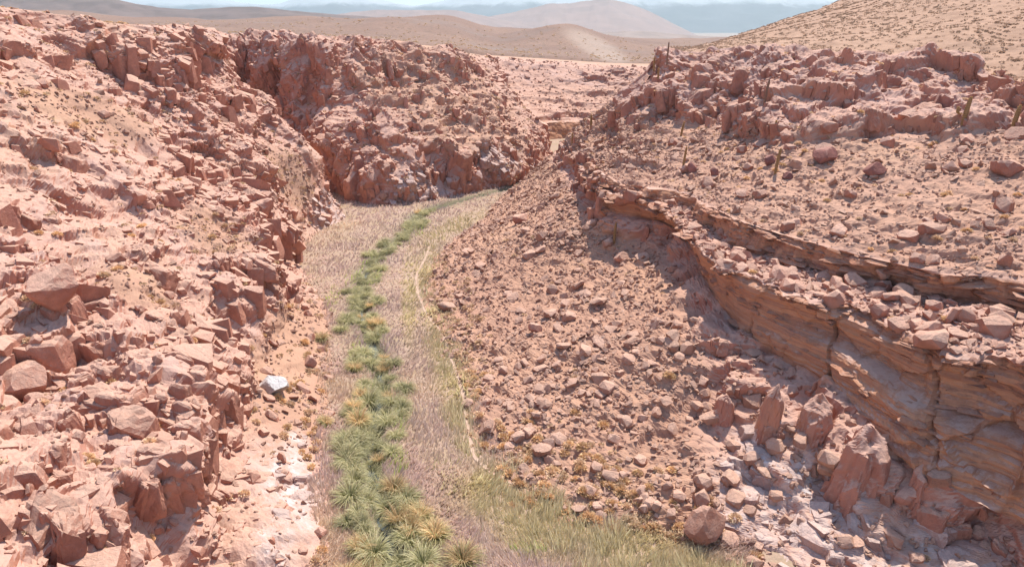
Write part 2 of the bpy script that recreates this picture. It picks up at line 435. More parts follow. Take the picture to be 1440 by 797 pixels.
me = raw_mesh('far_canyon_wall', P.reshape(-1, 3), grid_faces(*px.shape, flip=True), dict(m_talus=tal, m_pale=pale, m_scrub=scrub, m_strata=np.zeros_like(tal)))
far_wall = obj('far_canyon_wall', me, M_ROCK, label='shaded red rock wall across the bend beyond the side gully', kind='structure')
P, U, V, px, py, d, amp = left_part(17, 23, 260, 170, None, 3, [.7, 1.4, 1, 1, 1, 1, .5, .2, .1])
amp = amp*.7
P, NE = blocky(P, amp, [(8, 2.2, .3, .5), (3.0, .9, .3, .3), (1.5, .4, .3, .15)], 3, 0.4)
px, py, d = proj(P)
tal = .35*sstep(2.6, 3.2, V)*(1-sstep(3.9, 4.3, V))
strat = sstep(.8, 1.1, V)*(1-sstep(2.2, 2.5, V))
EW = dict(P=P, N=NE, V=V, U=U, px=px, py=py, d=d, tal=tal)
me = raw_mesh('end_canyon_wall', P.reshape(-1, 3), grid_faces(*px.shape, flip=True), dict(m_talus=tal, m_pale=np.zeros_like(tal), m_scrub=sstep(5.8, 6.3, V), m_strata=strat))
end_wall = obj('end_canyon_wall', me, M_ROCK, label='most distant rock wall closing the canyon below the tan plain', kind='structure')
print('left', time.time()-T0)

# ================================================================== RIGHT SIDE: talus, layered ledge, bench, cliff band, hill
def rs(toe, foot, base, lip, back, top, bench, band, rim, crest, t1=None):
    rows = [np.array(a, float) for a in (toe, foot, base, lip, back, top, bench, band, rim, crest)]
    toe, foot = rows[0], rows[1]
    mid = t1 if t1 is not None else toe*.5+foot*.5
    rim, cr = rows[8], rows[9]
    o = rim + (cr-rim)*.10; o[2] = rim[2]+(cr[2]-rim[2])*.10+.4
    q = rim + (cr-rim)*.5; q[2] = rim[2]+(cr[2]-rim[2])*.54
    dn = (cr-rim); dn[2] = 0; dn /= np.linalg.norm(dn); far = cr + dn*120; far[2] = cr[2]-30
    return [toe, np.array(mid, float), foot]+rows[2:9]+[o, q, cr, far]
RCt = [
 rs((50, 190, -.6), (54, 184, 8), (55, 183, 9), (55, 183, 10), (55.5, 182, 10.4), (56, 181, 11), (58, 178, 14), (62, 172, 18), (72, 162, 26), PD(940, 66, 330)),
 rs((17, 160, -.6), (25, 154, 8), (26, 153, 9), (26.5, 152, 10), (27, 151, 10.4), (27.5, 151, 11), (30, 148, 14), (36, 144, 18), (42, 138, 26), PD(945, 68, 260)),
 rs((0, 134, -.6), (8, 131, 8), (9, 130.7, 9), (9.6, 130.4, 10), (10, 130, 10.4), (10.5, 129.7, 11), (14, 128, 14.4), (18, 123, 18.5), (25, 116, 26.3), PD(960, 70, 170)),
 rs((-5, 117, -.6), (8.5, 113, 8), (9.5, 112.5, 9), (10, 112, 10.4), (10.4, 112, 10.6), (11, 111.5, 11.6), (14, 112, 14.3), (18, 110, 18.3), (24, 115, 26.4), PD(980, 67, 175)),
 rs(PZ(600, 360, -.6), PZ(835, 305, 8.8), PZ(846, 290, 10), PZ(840, 262, 12.3), PZ(850, 257, 12.6), PZ(850, 247, 13.3), PZ(885, 210, 15), PZ(905, 165, 18), PD(925, 78, 112), PD(1000, 62, 180)),
 rs(PZ(585, 420, -.6), PZ(935, 348, 8), PZ(950, 322, 9.6), PZ(935, 296, 12), PZ(955, 290, 12.3), PZ(958, 272, 13.5), PZ(985, 225, 15.8), PZ(1005, 175, 18.3), PD(1010, 75, 103), PD(1060, 43, 185)),
 rs(PZ(620, 500, -.6), PZ(1000, 490, 6.2), PZ(1030, 452, 7.2), PZ(1018, 378, 11.5), PZ(1050, 352, 11.8), PZ(1040, 312, 14), PZ(1080, 250, 16.3), PZ(1120, 195, 19), PD(1110, 74, 92), PD(1120, 23, 190)),
 rs(PZ(690, 700, -.6), PZ(1110, 620, 3.2), PZ(1185, 545, 6.3), PZ(1180, 432, 11.5), PZ(1215, 398, 11.9), PZ(1195, 358, 14), PZ(1240, 280, 16.8), PZ(1270, 190, 20), PD(1245, 80, 86), PD(1250, -20, 200)),
 rs(PZ(860, 760, -.6), PZ(1250, 700, 2.3), PZ(1290, 650, 4.6), PZ(1310, 482, 11.5), PZ(1350, 428, 12), PZ(1330, 388, 14.2), PZ(1400, 290, 17.2), PZ(1420, 190, 21), PD(1345, 86, 80), PD(1380, -65, 200)),
 rs(PZ(1010, 815, -.6), PZ(1400, 775, 1.6), PZ(1440, 722, 3.6), PZ(1430, 515, 11.5), PZ(1485, 462, 12), PZ(1445, 400, 14.3), PZ(1520, 300, 17.5), PZ(1560, 200, 21.5), PD(1450, 130, 68), PD(1500, -110, 200)),
 rs((18, 20, -.6), (30, 25, 1), (32, 26, 3.3), (29.5, 25, 11.6), (36, 28, 12), (34.5, 27, 14.4), (44, 32, 17.5), (52, 38, 22), (60, 46, 25), (190, 150, 66)),
 rs((22, -5, -.6), (36, -3, 1), (38, -3, 3.3), (35.5, -3, 11.6), (42, -2, 12), (41, -2, 14.4), (50, 0, 18), (58, 3, 22), (68, 6, 26), (210, 60, 70))]
RC = np.array(RCt)
#           tal1 tal2 rec cliff bch lip bench bench band out hill hill back
P, u, v = loft(RC, 590, 525, [1, 1, 1, 1.3, .8, 1.2, 1.1, 1.1, 1.1, .6, .3, .12, .02])
V = np.broadcast_to(v, (len(u), len(v))); U = np.broadcast_to(u[:, None], V.shape)
px, py, d = proj(P); sh = V.shape
def band(a, b, c, e): return sstep(a, b, V)*(1-sstep(c, e, V))
w_tal = (1-sstep(1.8, 2.1, V))
w_rec = band(1.8, 2.05, 2.95, 3.05)
w_cl = band(2.9, 3.05, 3.98, 4.02)
w_lip = band(4.9, 5.0, 5.99, 6.02)
w_bench = band(6.0, 6.1, 7.8, 8.1)+band(3.98, 4.05, 4.9, 5.0)
w_band = band(7.75, 8.1, 8.9, 9.15)
w_hill = sstep(9.0, 9.4, V)
near = sstep(6.0, 7.6, U)                       # the tall cliff stands towards the camera
# pale outcrop and pillars under the cliff, at the bottom right
outc = np.maximum(ell(px, py, 1150, 720, 150, 110, 25, .3), ell(px, py, 1090, 570, 110, 110, 30, .3))
outc = np.maximum(outc, ell(px, py, 1330, 760, 140, 70, 25, .3))
fb = fbm(P.reshape(-1, 3)*0.12, 3, 71).reshape(sh)
amp = .02*w_tal + .75*w_rec + .16*w_cl + .12*w_lip + .04*w_bench + .95*w_band
amp = np.maximum(amp, .5*outc*(1-sstep(2.95, 3.1, V)))
amp = amp*(1-.75*sstep(7.6, 8.4, V)*(1-sstep(3.2, 4.2, U)))
amp = np.maximum(amp, 0.7*ell(px, py, 860, 200, 90, 70, -40, .4)*(1-w_hill))       # columns at the left shoulder
amp = np.maximum(amp, 0.9*ell(px, py, 840, 235, 45, 40, -30, .4)*w_tal)
N0 = blur2(gnormals(P), 6); N0 *= np.sign(N0[..., 2].mean())
sm = P.reshape(-1, 3)
# undulation of the talus, with the washed-out step
und = fbm(sm*0.10, 3, 81).reshape(sh)*(.45*w_tal+.5*w_bench+.6*w_hill) + (1-np.abs(fbm(sm*np.array([.09, .09, .03]), 3, 83).reshape(sh)))*1.8*w_band*(.2+.8*sstep(3.2, 4.4, U))
step = .9*ell(px, py, 1010, 520, 150, 22, -50, .5)*w_tal
P = P + N0*(und-step)[..., None]
# pillars standing out of the recess: pushed towards the canyon and up
pil = np.zeros(sh); 
for cx, cy, rx, ry, hgt in ((1140, 600, 60, 60, .8), (1210, 655, 50, 60, .8), (1300, 720, 40, 40, .6)):
    e = ell(px, py, cx, cy, rx, ry, 0, .25)
    pil = np.maximum(pil, e*hgt)
P = P + np.array([-.72, -.60, .25])*pil[..., None]
P, NR = blocky(P, np.clip(amp, 0, 1.2), [(5.0, 1.5, .28, .4), (2.4, .8, .36, .28), (1.0, .3, .3, .12), (.45, .1, .25, .04)], 5, 0.36)
stony = np.clip(w_tal*(1-outc)+w_bench, 0, 1)*(1-w_hill)
P, _ = blocky(P, stony, [(1.5, .34, .22, .04), (.62, .22, .3, .03), (.3, .08, .2, 0)], 8, 0.8)
# layered rock: beds stick out and recede with height
hz = P[..., 2] + .05*P[..., 0] + .16*fbm(P.reshape(-1, 3)*0.07, 2, 91).reshape(sh)
def beds(t, s):
    i = np.floor(t).astype(np.int32); z = np.zeros_like(i)
    a = u01(hash3(i, z, z, s)); b = u01(hash3(i+1, z, z, s)); f = sstep(.72, 1.0, t-i)
    return (a*(1-f)+b*f)-.5
lat = fbm(P.reshape(-1, 3)*np.array([.16, .16, .9]), 3, 93).reshape(sh)
bd = beds(hz*.5, 3)*.8 + beds(hz*1.9, 4)*.4 + beds(hz*5.0, 5)*.26 + beds(hz*11.0, 6)*.16 + .12*lat
f1_, f2_, _o, hid_, _a, _b = voro(P.reshape(-1, 3)*np.array([.30, .30, .42]), 97)
bd = bd + ((u01(hid_, 4)-.5)*1.5*sstep(0, .08, f2_-f1_)).reshape(sh)
tc_ = V-3
bd = bd + near*(1.5*(1-sstep(.44, .54, tc_))-.4)*(tc_ > 0)*(tc_ < 1)
rough_edge = fbm(P.reshape(-1, 3)*np.array([.5, .5, .2]), 4, 95).reshape(sh)
P = P + np.array([-.74, -.67, 0])*((bd*.9+rough_edge*(.22+.5*sstep(.8, 1, tc_)))*(w_cl*(.35+.65*near)) + (bd*.35+rough_edge*.9)*w_lip + rough_edge*1.0*band(3.9, 4.0, 4.3, 4.6)*(U > 3.5))[..., None]
# upright cracks through the cliff
for (sx, sw) in ((1170, 4), (1305, 5), (1060, 4)):
    P = P + np.array([.74, .67, 0])*(0.5*np.exp(-((px-sx-.1*(py-480)-5*rough_edge)/(sw*.6))**2)*w_cl*sstep(430, 470, py))[..., None]
px, py, d = proj(P)
tal = np.clip(w_tal*(1-outc) + .8*w_bench*(V > 5.5) + .9*w_hill, 0, 1)
pale = np.maximum(ell(px, py, 1120, 715, 120, 75, 20, .4), ell(px, py, 1090, 640, 60, 40, 20, .4)); pale = np.maximum(pale, .8*ell(px, py, 1250, 775, 150, 35, 5, .4))*(V < 3)
scrub = np.clip(w_hill*1.0 + .3*w_bench*sstep(0, .4, fb) + .3*w_tal*sstep(0.1, .5, fb) + .6*ell(px, py, 800, 720, 160, 60, 20, .5), 0, 1)
strat = np.clip(w_cl*1.2+w_lip, 0, 1)
RW = dict(pale=pale, P=P, N=NR, V=V, U=U, px=px, py=py, d=d, tal=w_tal*(1-outc), bench=w_bench, hill=w_hill, outc=outc)
me = raw_mesh('right_canyon_slope', P.reshape(-1, 3), grid_faces(*sh, flip=False), dict(m_talus=tal, m_pale=pale, m_scrub=scrub, m_strata=strat, m_hill=w_hill))
right_slope = obj('right_canyon_slope', me, M_ROCK, label='right canyon side of talus, layered ledge, stony bench and scrub hill', kind='structure')
print('right', time.time()-T0)

# ================================================================== FLOOR, STREAM, FOOTPATH
STREAM_PX = [(575, 860), (556, 797), (545, 740), (531, 700), (521, 640), (525, 590), (535, 540), (530, 500), (515, 460), (505, 420), (511, 390), (530, 362), (552, 343), (576, 322), (590, 300), (640, 284), (700, 268)]
STREAM = np.array([PZ(a, b, 0)[:2] for a, b in STREAM_PX]); STREAM = np.vstack([[STREAM[0]+(STREAM[0]-STREAM[1])*4], STREAM, [[4, 141], [6, 146]]])
STREAM = catmull(STREAM, np.linspace(0, len(STREAM)-1, 220))
PATH_PX = [(745, 692), (704, 672), (668, 640), (655, 585), (650, 548), (634, 505), (622, 470), (600, 440), (587, 410), (586, 385), (598, 362), (604, 346)]
PATH = np.array([PZ(a, b, .12)[:2] for a, b in PATH_PX]); PATH = catmull(PATH, np.linspace(0, len(PATH)-1, 160))
def dist_poly(x, y, L):
    r = np.full(x.shape, 1e9)
    for a, b in zip(L[:-1], L[1:]):
        e = b-a; t = np.clip(((x-a[0])*e[0]+(y-a[1])*e[1])/(e@e+1e-9), 0, 1)
        r = np.minimum(r, (x-a[0]-t*e[0])**2+(y-a[1]-t*e[1])**2)
    return np.sqrt(r)
def floor_h(x, y, ds=None):
    if ds is None: ds = dist_poly(x, y, STREAM[::3])
    p = np.stack([x, y, np.zeros_like(x)], -1).reshape(-1, 3)
    return .12*fbm(p*.25, 3, 101).reshape(x.shape) - .75*np.exp(-(ds/.6)**2)
fx, fy = np.meshgrid(np.linspace(-48, 45, 190), np.concatenate([np.linspace(-5, 70, 160), np.linspace(70.6, 245, 120)]), indexing='ij')
ds = dist_poly(fx, fy, STREAM[::3]); fz = floor_h(fx, fy, ds)
m, nt, b = new_mat('canyon_floor_soil'); q = NB(nt)
c = q.mix(q.ramp(q.noise(.35, 4), .35, .65), (.44, .305, .235), (.40, .285, .185))
c = q.mix(q.ramp(q.noise(3, 5, .7), .4, .7), c, (.33, .24, .17))
c = q.mix(q.attr('m_wet').outputs['Fac'], c, (.16, .15, .09))
q.l(c, b.inputs['Base Color']); q.bump(q.noise(4, 5), .6, .1, b)
me = raw_mesh('canyon_floor', np.stack([fx, fy, fz], -1).reshape(-1, 3), grid_faces(*fx.shape), dict(m_wet=np.exp(-(ds/1.6)**2)))
canyon_floor = obj('canyon_floor', me, m, label='flat reed-covered canyon floor winding between the rock walls', kind='structure')
# stream water: a ribbon in the channel
m, nt, b = new_mat('stream_water'); q = NB(nt)
b.inputs['Base Color'].default_value = (.10, .12, .11, 1); b.inputs['Roughness'].default_value = .08; b.inputs['Specular IOR Level'].default_value = .6
q.bump(q.noise(9, 3), .35, .05, b)
def ribbon(L, hw, zf, seed):
    t = np.gradient(L, axis=0); t /= np.linalg.norm(t, axis=1, keepdims=True); nrm = np.stack([-t[:, 1], t[:, 0]], 1)
    w = hw*np.maximum(.03, .9+1.0*fbm(np.c_[L, L[:, :1]*0]*.7, 3, seed))
    ks = np.linspace(-1, 1, 5)
    X = L[:, None, :]+nrm[:, None, :]*(w[:, None]*ks)[..., None]
    return np.concatenate([X, zf(X[..., 0], X[..., 1])[..., None]], -1)
R = ribbon(STREAM, .27, lambda x, y: np.full(x.shape, -.42), 3)
me = raw_mesh('stream', R.reshape(-1, 3), grid_faces(*R.shape[:2], flip=True), smooth=True)
obj('stream', me, m, label='narrow stream glinting between the green tussocks', kind='structure')
m, nt, b = new_mat('footpath_dust'); q = NB(nt)
q.l(q.mix(q.ramp(q.noise(2, 4), .35, .65), (.54, .385, .29), (.44, .30, .22)), b.inputs['Base Color'])
# the path climbs onto the toe of the talus where that is higher than the floor
from mathutils.bvhtree import BVHTree
def bvh_of(D, su=2, sv=2):
    Q = D['P'][::su, ::sv]; F = grid_faces(*Q.shape[:2])
    return BVHTree.FromPolygons([tuple(x) for x in Q.reshape(-1, 3).tolist()], F.tolist())
BV_R = bvh_of(dict(P=RW['P'][:, RW['V'][0] < 4.0]), 2, 2)
BV_L = bvh_of(dict(P=LW['P'][:, LW['V'][0] < 5.0]), 3, 3)
def ground_z(x, y, top=14.0):
    z = float(floor_h(np.array([x]), np.array([y]))[0])
    for bv in (BV_R, BV_L):
        h = bv.ray_cast(Vector((x, y, top)), Vector((0, 0, -1)))
        if h[0] is not None: z = max(z, h[0].z)
    return z
R = ribbon(PATH, .12, lambda x, y: np.vectorize(lambda a, b2: ground_z(a, b2, 6)+.05)(x, y), 5)
me = raw_mesh('footpath', R.reshape(-1, 3), grid_faces(*R.shape[:2], flip=True))
obj('footpath', me, m, label='thin pale footpath along the foot of the right slope', kind='structure')
print('floor', time.time()-T0)

# ================================================================== PLAIN, HILLS, MOUNTAINS
AZPX = np.array([-900, -300, 0, 200, 300, 400, 480, 560, 640, 700, 800, 870, 950, 1100, 1500, 2200.])
ZIN = np.array([33, 33, 32.0, 30.2, 29.0, 28.2, 27.6, 26.6, 25.0, 20.4, 18.8, 17.0, 17, 17, 17, 17])
RIN = np.array([80, 82, 100, 112, 166, 166, 168, 174, 188, 272, 274, 270, 268, 280, 300, 320.])
ROW = np.array([10, 4, 14, 29, 31, 31, 29, 26, 33, 41, 45, 50, 53, 53, 50, 50.])     # crest line of the tan hills at 800 m
axp = np.linspace(-900, 2200, 400); tt = np.linspace(0, 1, 110)
zi, ri, ro = (np.interp(axp, AZPX, a) for a in (ZIN, RIN, ROW))
depth = ri[:, None]*(1-tt)**2 + 0; 
Dp = ri[:, None]*np.exp(np.log(1150/ri)[:, None]*tt[None, :])
yv = (CY-ro)/FPX; zc = CAM_H + 800*(-SP+yv*CP)
s = sstep(.25, 1, np.clip((Dp-ri[:, None])/(800-ri[:, None]), 0, 1))
xk = (axp-CX)/FPX
Z = zi[:, None]*(1-s)+zc[:, None]*s
X = xk[:, None]*Dp*1.0
Y = Dp/CP*1.0 + 0*X
g = np.stack([X, Y, 0*X], -1).reshape(-1, 3)
hump = fbm(g*.006, 4, 120).reshape(X.shape)*3.5 + fbm(g*.03, 3, 130).reshape(X.shape)*1.0
def bumpg(cx, cd, rx, rd, h): 
    return h*np.exp(-(((axp[:, None]-cx)/rx)**2+((Dp-cd)/rd)**2))
hump = hump + bumpg(800, 520, 70, 110, 11) + bumpg(620, 640, 60, 110, 9) + bumpg(430, 660, 90, 110, 8) + bumpg(540, 480, 60, 60, 4)
Z = Z + hump*sstep(0.05, .35, tt)[None, :]
Z = Z - 45*sstep(820, 1150, Dp) - 4.5*(1-sstep(2, 18, Dp-ri[:, None]))
plain_xyz = np.stack([X, Y, Z], -1)
m, nt, b = new_mat('desert_plain_scrub'); q = NB(nt)
c = q.mix(q.ramp(q.noise(.02, 4), .35, .65), (.29, .182, .133), (.25, .158, .12))
c = q.mix(q.ramp(q.noise(.55, 3, .6), .5, .66), c, (.17, .118, .085))
c = q.mix(q.math('MULTIPLY', q.ramp(q.noise(.012, 5, .65), .55, .68), .7), c, (.24, .175, .145))
c = q.mix(q.attr('m_pale').outputs['Fac'], c, (.52, .42, .34))
q.l(c, b.inputs['Base Color'])
Ppx, Ppy, _ = proj(plain_xyz)
me = raw_mesh('desert_plain', plain_xyz.reshape(-1, 3), grid_faces(*X.shape), dict(m_pale=ell(Ppx, Ppy, 838, 66, 48, 13, 28, .4)*.35), smooth=True)
obj('desert_plain', me, m, label='tan scrub plain and low hills beyond the canyon rim', kind='structure')

def ridge_mesh(name, pts, d, label, cols, seed, rough, depth=.3, foot=-60, nu=180, nv=44):
    pts = np.array(pts, float); x = np.linspace(pts[0, 0], pts[-1, 0], nu); y = np.interp(x, pts[:, 0], pts[:, 1])
    k = np.ones(7)/7; y = np.convolve(np.pad(y, 3, 'edge'), k, 'valid')
    yv = (CY-y)/FPX; zt = CAM_H + d*(-SP+yv*CP); xx = (x-CX)/FPX*d; yy = d*(CP+yv*SP)
    t = np.linspace(-1, 1, nv)
    X = xx[:, None]*(1+depth*t)[None, :]; Y = yy[:, None]*(1+depth*t)[None, :]
    prof = (1-np.abs(t))**1.15
    Zg = foot + (zt[:, None]-foot)*prof[None, :]
    p = np.stack([X, Y, 0*X], -1).reshape(-1, 3)
    rg = (.6-np.abs(fbm(p/(d*.03), 5, seed, .55))).reshape(X.shape)
    Zg = Zg + rg*rough*(zt[:, None]-foot)*(np.clip(1-np.abs(t)*1.05, 0, 1)**.8*np.minimum(1, np.abs(t)*6+.12))[None, :]
    me = raw_mesh(name, np.stack([X, Y, Zg], -1).reshape(-1, 3), grid_faces(*X.shape), smooth=True)
    m, nt, b = new_mat(name+'_ground'); q = NB(nt)
    c = q.mix(q.ramp(q.noise(9/d*3, 6, .65), .35, .65), cols[0], cols[1])
    if len(cols) > 2:
        hz_ = q.sep(q.pos.outputs['Position'])[2]
        e = q.math('ADD', hz_, q.math('MULTIPLY', q.noise(30/d, 6, .7), d*.02))
        c = q.mix(q.math('MULTIPLY', q.ramp(e, d*.038, d*.046), .8), c, cols[2])
    q.l(c, b.inputs['Base Color'])
    return obj(name, me, m, label=label, kind='structure')
ridge_mesh('brown_hills', [(-900, -20), (-300, -10), (0, -14), (110, -6), (165, -2), (215, 10), (250, 13), (300, 12), (330, 8), (365, 9), (410, 15), (470, 20), (560, 26), (640, 40), (760, 60)], 2300,
           'dark brown hills on the skyline behind the left rim', [(.14, .10, .085), (.20, .14, .12)], 5, .10, .35, -20)
ridge_mesh('grey_hills', [(640, 70), (760, 50), (850, 45), (905, 43), (950, 48), (1010, 52), (1200, 50), (1600, 48)], 1900,
           'low grey hills between the tan plain and the purple mountain', [(.27, .21, .18), (.34, .26, .22)], 8, .10, .3, -30)
ridge_mesh('low_purple_hills', [(380, 60), (450, 24), (500, 16), (540, 13), (590, 14), (640, 14), (690, 24), (760, 40), (830, 60)], 4300,
           'low purple hills in front of the pale blue range', [(.28, .20, .175), (.34, .24, .205)], 9, .10, .3, -40)
ridge_mesh('purple_mountain', [(560, 75), (640, 38), (690, 22), (745, 12), (775, 4), (800, 5), (845, -3), (870, 0), (910, 14), (980, 50), (1060, 80)], 5600,
           'broad pinkish purple mountain in the middle of the skyline', [(.36, .245, .205), (.30, .21, .18)], 12, .10, .3, -60)
ridge_mesh('pale_blue_mountains', [(-900, -30), (-200, -10), (200, -12), (240, -8), (290, 0), (335, 0), (360, 9), (385, 9), (425, -6), (470, -24), (520, -8), (545, 3), (560, 5), (580, 10), (602, 9), (640, -6), (700, -22), (820, -30), (1000, -40), (1240, -25), (1600, -30), (2200, -20)], 13000,
           'pale blue snow-streaked mountain range on the horizon', [(.16, .16, .165), (.11, .115, .12), (.70, .72, .74)], 14, .16, .25, -100, 320, 50)
# ground sheet far below the hills, out to the horizon
m, nt, b = new_mat('far_ground_soil'); b.inputs['Base Color'].default_value = (.40, .30, .23, 1)
xx, yy = np.meshgrid(np.linspace(-22000, 22000, 30), np.linspace(600, 17000, 30), indexing='ij')
obj('far_ground', raw_mesh('far_ground', np.stack([xx, yy, xx*0-30], -1).reshape(-1, 3), grid_faces(30, 30)), m, label='flat desert basin stretching to the mountains', kind='structure')
# the air between
hb = np.array([[x, y, z] for x in (-26000, 26000) for y in (-400, 17500) for z in (-120, 1350)], float)
HF = np.array([[0, 1, 3, 2], [4, 6, 7, 5], [0, 4, 5, 1], [2, 3, 7, 6], [0, 2, 6, 4], [1, 5, 7, 3]])
me = raw_mesh('haze', hb, HF)
m = bpy.data.materials.new('haze_air'); m.use_nodes = True; nt = m.node_tree; nt.nodes.clear()
out = nt.nodes.new('ShaderNodeOutputMaterial'); pv = nt.nodes.new('ShaderNodeVolumePrincipled')
pv.inputs['Color'].default_value = (.80, .96, 1.0, 1); pv.inputs['Density'].default_value = 0.85e-4; pv.inputs['Anisotropy'].default_value = .2
nt.links.new(pv.outputs[0], out.inputs['Volume'])
haze = obj('haze', me, m, label='pale blue haze filling the air towards the mountains', kind='stuff')
print('far', time.time()-T0)
# ================================================================== what is seen: a coarse depth picture of the terrain
ZB = np.full((420, 740), 1e9)
def zb_add(D):
    X = np.floor(D['px']/2).astype(int)+10; Yy = np.floor(D['py']/2).astype(int)+10
    ok = (X >= 0) & (X < 740) & (Yy >= 0) & (Yy < 420) & (D['d'] > 1)
    np.minimum.at(ZB, (Yy[ok], X[ok]), D['d'][ok])
for D in (LW, FW, EW, RW): zb_add(D)
def seen(px, py, d, tol=1.2):
    X = np.floor(px/2).astype(int)+10; Yy = np.floor(py/2).astype(int)+10
    ok = (px > 4) & (px < 1436) & (py > 4) & (py < 793)
    r = np.zeros(px.shape, bool)
    r[ok] = d[ok] < ZB[Yy[ok], X[ok]]+tol
    return r
# height of whatever lies on the canyon bottom, on a half-metre raster
HX0, HY0, HS = -50.0, -6.0, 0.5
HM = np.full((200, 520), -9.0)
for D in (LW, FW, RW):
    q_ = D['P'].reshape(-1, 3); i = ((q_[:, 0]-HX0)/HS).astype(int); j = ((q_[:, 1]-HY0)/HS).astype(int)
    ok = (i >= 0) & (i < 200) & (j >= 0) & (j < 520)
    np.maximum.at(HM, (i[ok], j[ok]), q_[ok, 2])
HMd = HM.copy()
for sx_, sy_ in ((1, 0), (-1, 0), (0, 1), (0, -1)): HMd = np.maximum(HMd, np.roll(np.roll(HM, sx_, 0), sy_, 1))
def wall_h(x, y, dil=False):
    i = np.clip(((x-HX0)/HS).astype(int), 0, 199); j = np.clip(((y-HY0)/HS).astype(int), 0, 519)
    return (HMd if dil else HM)[i, j]
def at_px(D, x, y, r=3.0):
    m_ = (np.abs(D['px']-x) < r) & (np.abs(D['py']-y) < r) & (D['d'] > 2)
    if not m_.any(): return at_px(D, x, y, r*2)
    k = np.argmin(np.where(m_, D['d'], 1e9)); k = np.unravel_index(k, D['d'].shape)
    return D['P'][k], D['N'][k], float(D['d'][k])

# ================================================================== stones
def hull_rock(seed, n=15, flat=.75, boxy=.65):
    g_ = np.random.default_rng(seed); v = g_.normal(size=(n, 3)); v /= np.linalg.norm(v, axis=1, keepdims=True)
    v = np.sign(v)*np.abs(v)**boxy*np.array([1, .8+.2*g_.random(), flat])
    bm = bmesh.new()
    for a in v: bm.verts.new(a)
    r_ = bmesh.ops.convex_hull(bm, input=bm.verts[:])
    dead = [e for e in bm.verts if not e.link_faces]
    bmesh.ops.delete(bm, geom=dead, context='VERTS'); bmesh.ops.triangulate(bm, faces=bm.faces[:])
    bmesh.ops.recalc_face_normals(bm, faces=bm.faces[:])
    bm.verts.index_update()
    V = np.array([a.co[:] for a in bm.verts]); F = np.array([[x.index for x in f.verts] for f in bm.faces]); bm.free()
    return V, F
def cut_rock(seed, sub=3, cuts=11, flat=.8, lump=.06):
    g_ = np.random.default_rng(seed); bm = bmesh.new(); bmesh.ops.create_icosphere(bm, subdivisions=sub, radius=1.0)
    V = np.array([a.co[:] for a in bm.verts]); F = np.array([[x.index for x in f.verts] for f in bm.faces]); bm.free()
    for _ in range(cuts):
        n_ = g_.normal(size=3); n_ /= np.linalg.norm(n_); d_ = g_.uniform(.5, .86)
        V = V - np.maximum(0, V@n_-d_)[:, None]*n_
    V = V*(1+lump*fbm(V*1.6+seed, 3, seed)[:, None])*np.array([1, .85, flat])
    return V, F
HULLS = [hull_rock(100+i, 9+i % 2, (.4, .55, .75)[i % 3]) for i in range(10)]
CUTS = [cut_rock(200+i, 3, 11+i % 5, (.6, .75, .9, .8)[i % 4]) for i in range(10)]
BLOCKS = [hull_rock(300+i, 24, (.45, .6, .8)[i % 3], .62) for i in range(12)]
def box_rock(seed, hi=False):
    """a jointed block: a skewed box with some corners broken off"""
    g_ = np.random.default_rng(seed); P_ = []
    for sx_ in (-1, 1):
        for sy_ in (-1, 1):
            for sz_ in (-1, 1):
                c_ = np.array([sx_, sy_, sz_])*g_.uniform(.62, 1.05, 3)
                if g_.random() < .4:
                    for k_ in range(3):
                        e_ = c_.copy(); e_[k_] *= g_.uniform(.25, .8); P_.append(e_)
                else: P_.append(c_)
    P_ = np.array(P_); P_[:, :2] += P_[:, 2:]*g_.normal(size=2)*.22; P_[:, :2] *= (1-.22*g_.random()*(P_[:, 2:]+1))
    for _ in range(2):                                            # break along a random joint
        n_ = g_.normal(size=3); n_ /= np.linalg.norm(n_); P_ = P_-np.maximum(0, P_@n_-g_.uniform(.6, .85))[:, None]*n_
    bm = bmesh.new()
    for a in P_: bm.verts.new(a)
    bmesh.ops.convex_hull(bm, input=bm.verts[:]); bmesh.ops.delete(bm, geom=[e for e in bm.verts if not e.link_faces], context='VERTS')
    if hi:
        bmesh.ops.subdivide_edges(bm, edges=bm.edges[:], cuts=4, use_grid_fill=True)
        for _ in range(2): bmesh.ops.smooth_vert(bm, verts=bm.verts[:], factor=.35, use_axis_x=True, use_axis_y=True, use_axis_z=True)
    bmesh.ops.triangulate(bm, faces=bm.faces[:]); bmesh.ops.recalc_face_normals(bm, faces=bm.faces[:]); bm.verts.index_update()
    V = np.array([a.co[:] for a in bm.verts]); F = np.array([[x.index for x in f.verts] for f in bm.faces]); bm.free()
    if hi:
        f1_, f2_, _o, h_, _a, _b = voro(V*np.array([1.3, 1.3, .9])+seed*3.1, seed)
        V = V*(1+(.20*(u01(h_, 3)-.6)*sstep(0, .12, f2_-f1_)+.09*fbm(V*2.4+seed, 4, seed))[:, None])
    return V, F
BOXES = [box_rock(700+i) for i in range(16)]
BOXES_HI = [box_rock(700+i, True) for i in range(16)]
def rots(n, g_, N=None, tilt=.35):
    """rotation matrices: z along N (tilted a little), random spin"""
    z = np.tile([0, 0, 1.0], (n, 1)) if N is None else np.asarray(N, float)
    z = z + g_.normal(size=(n, 3))*tilt; z /= np.linalg.norm(z, axis=1, keepdims=True)
    a = g_.normal(size=(n, 3)); x = a-(a*z).sum(1, keepdims=True)*z; x /= np.linalg.norm(x, axis=1, keepdims=True)
    return np.stack([x, np.cross(z, x), z], 2)
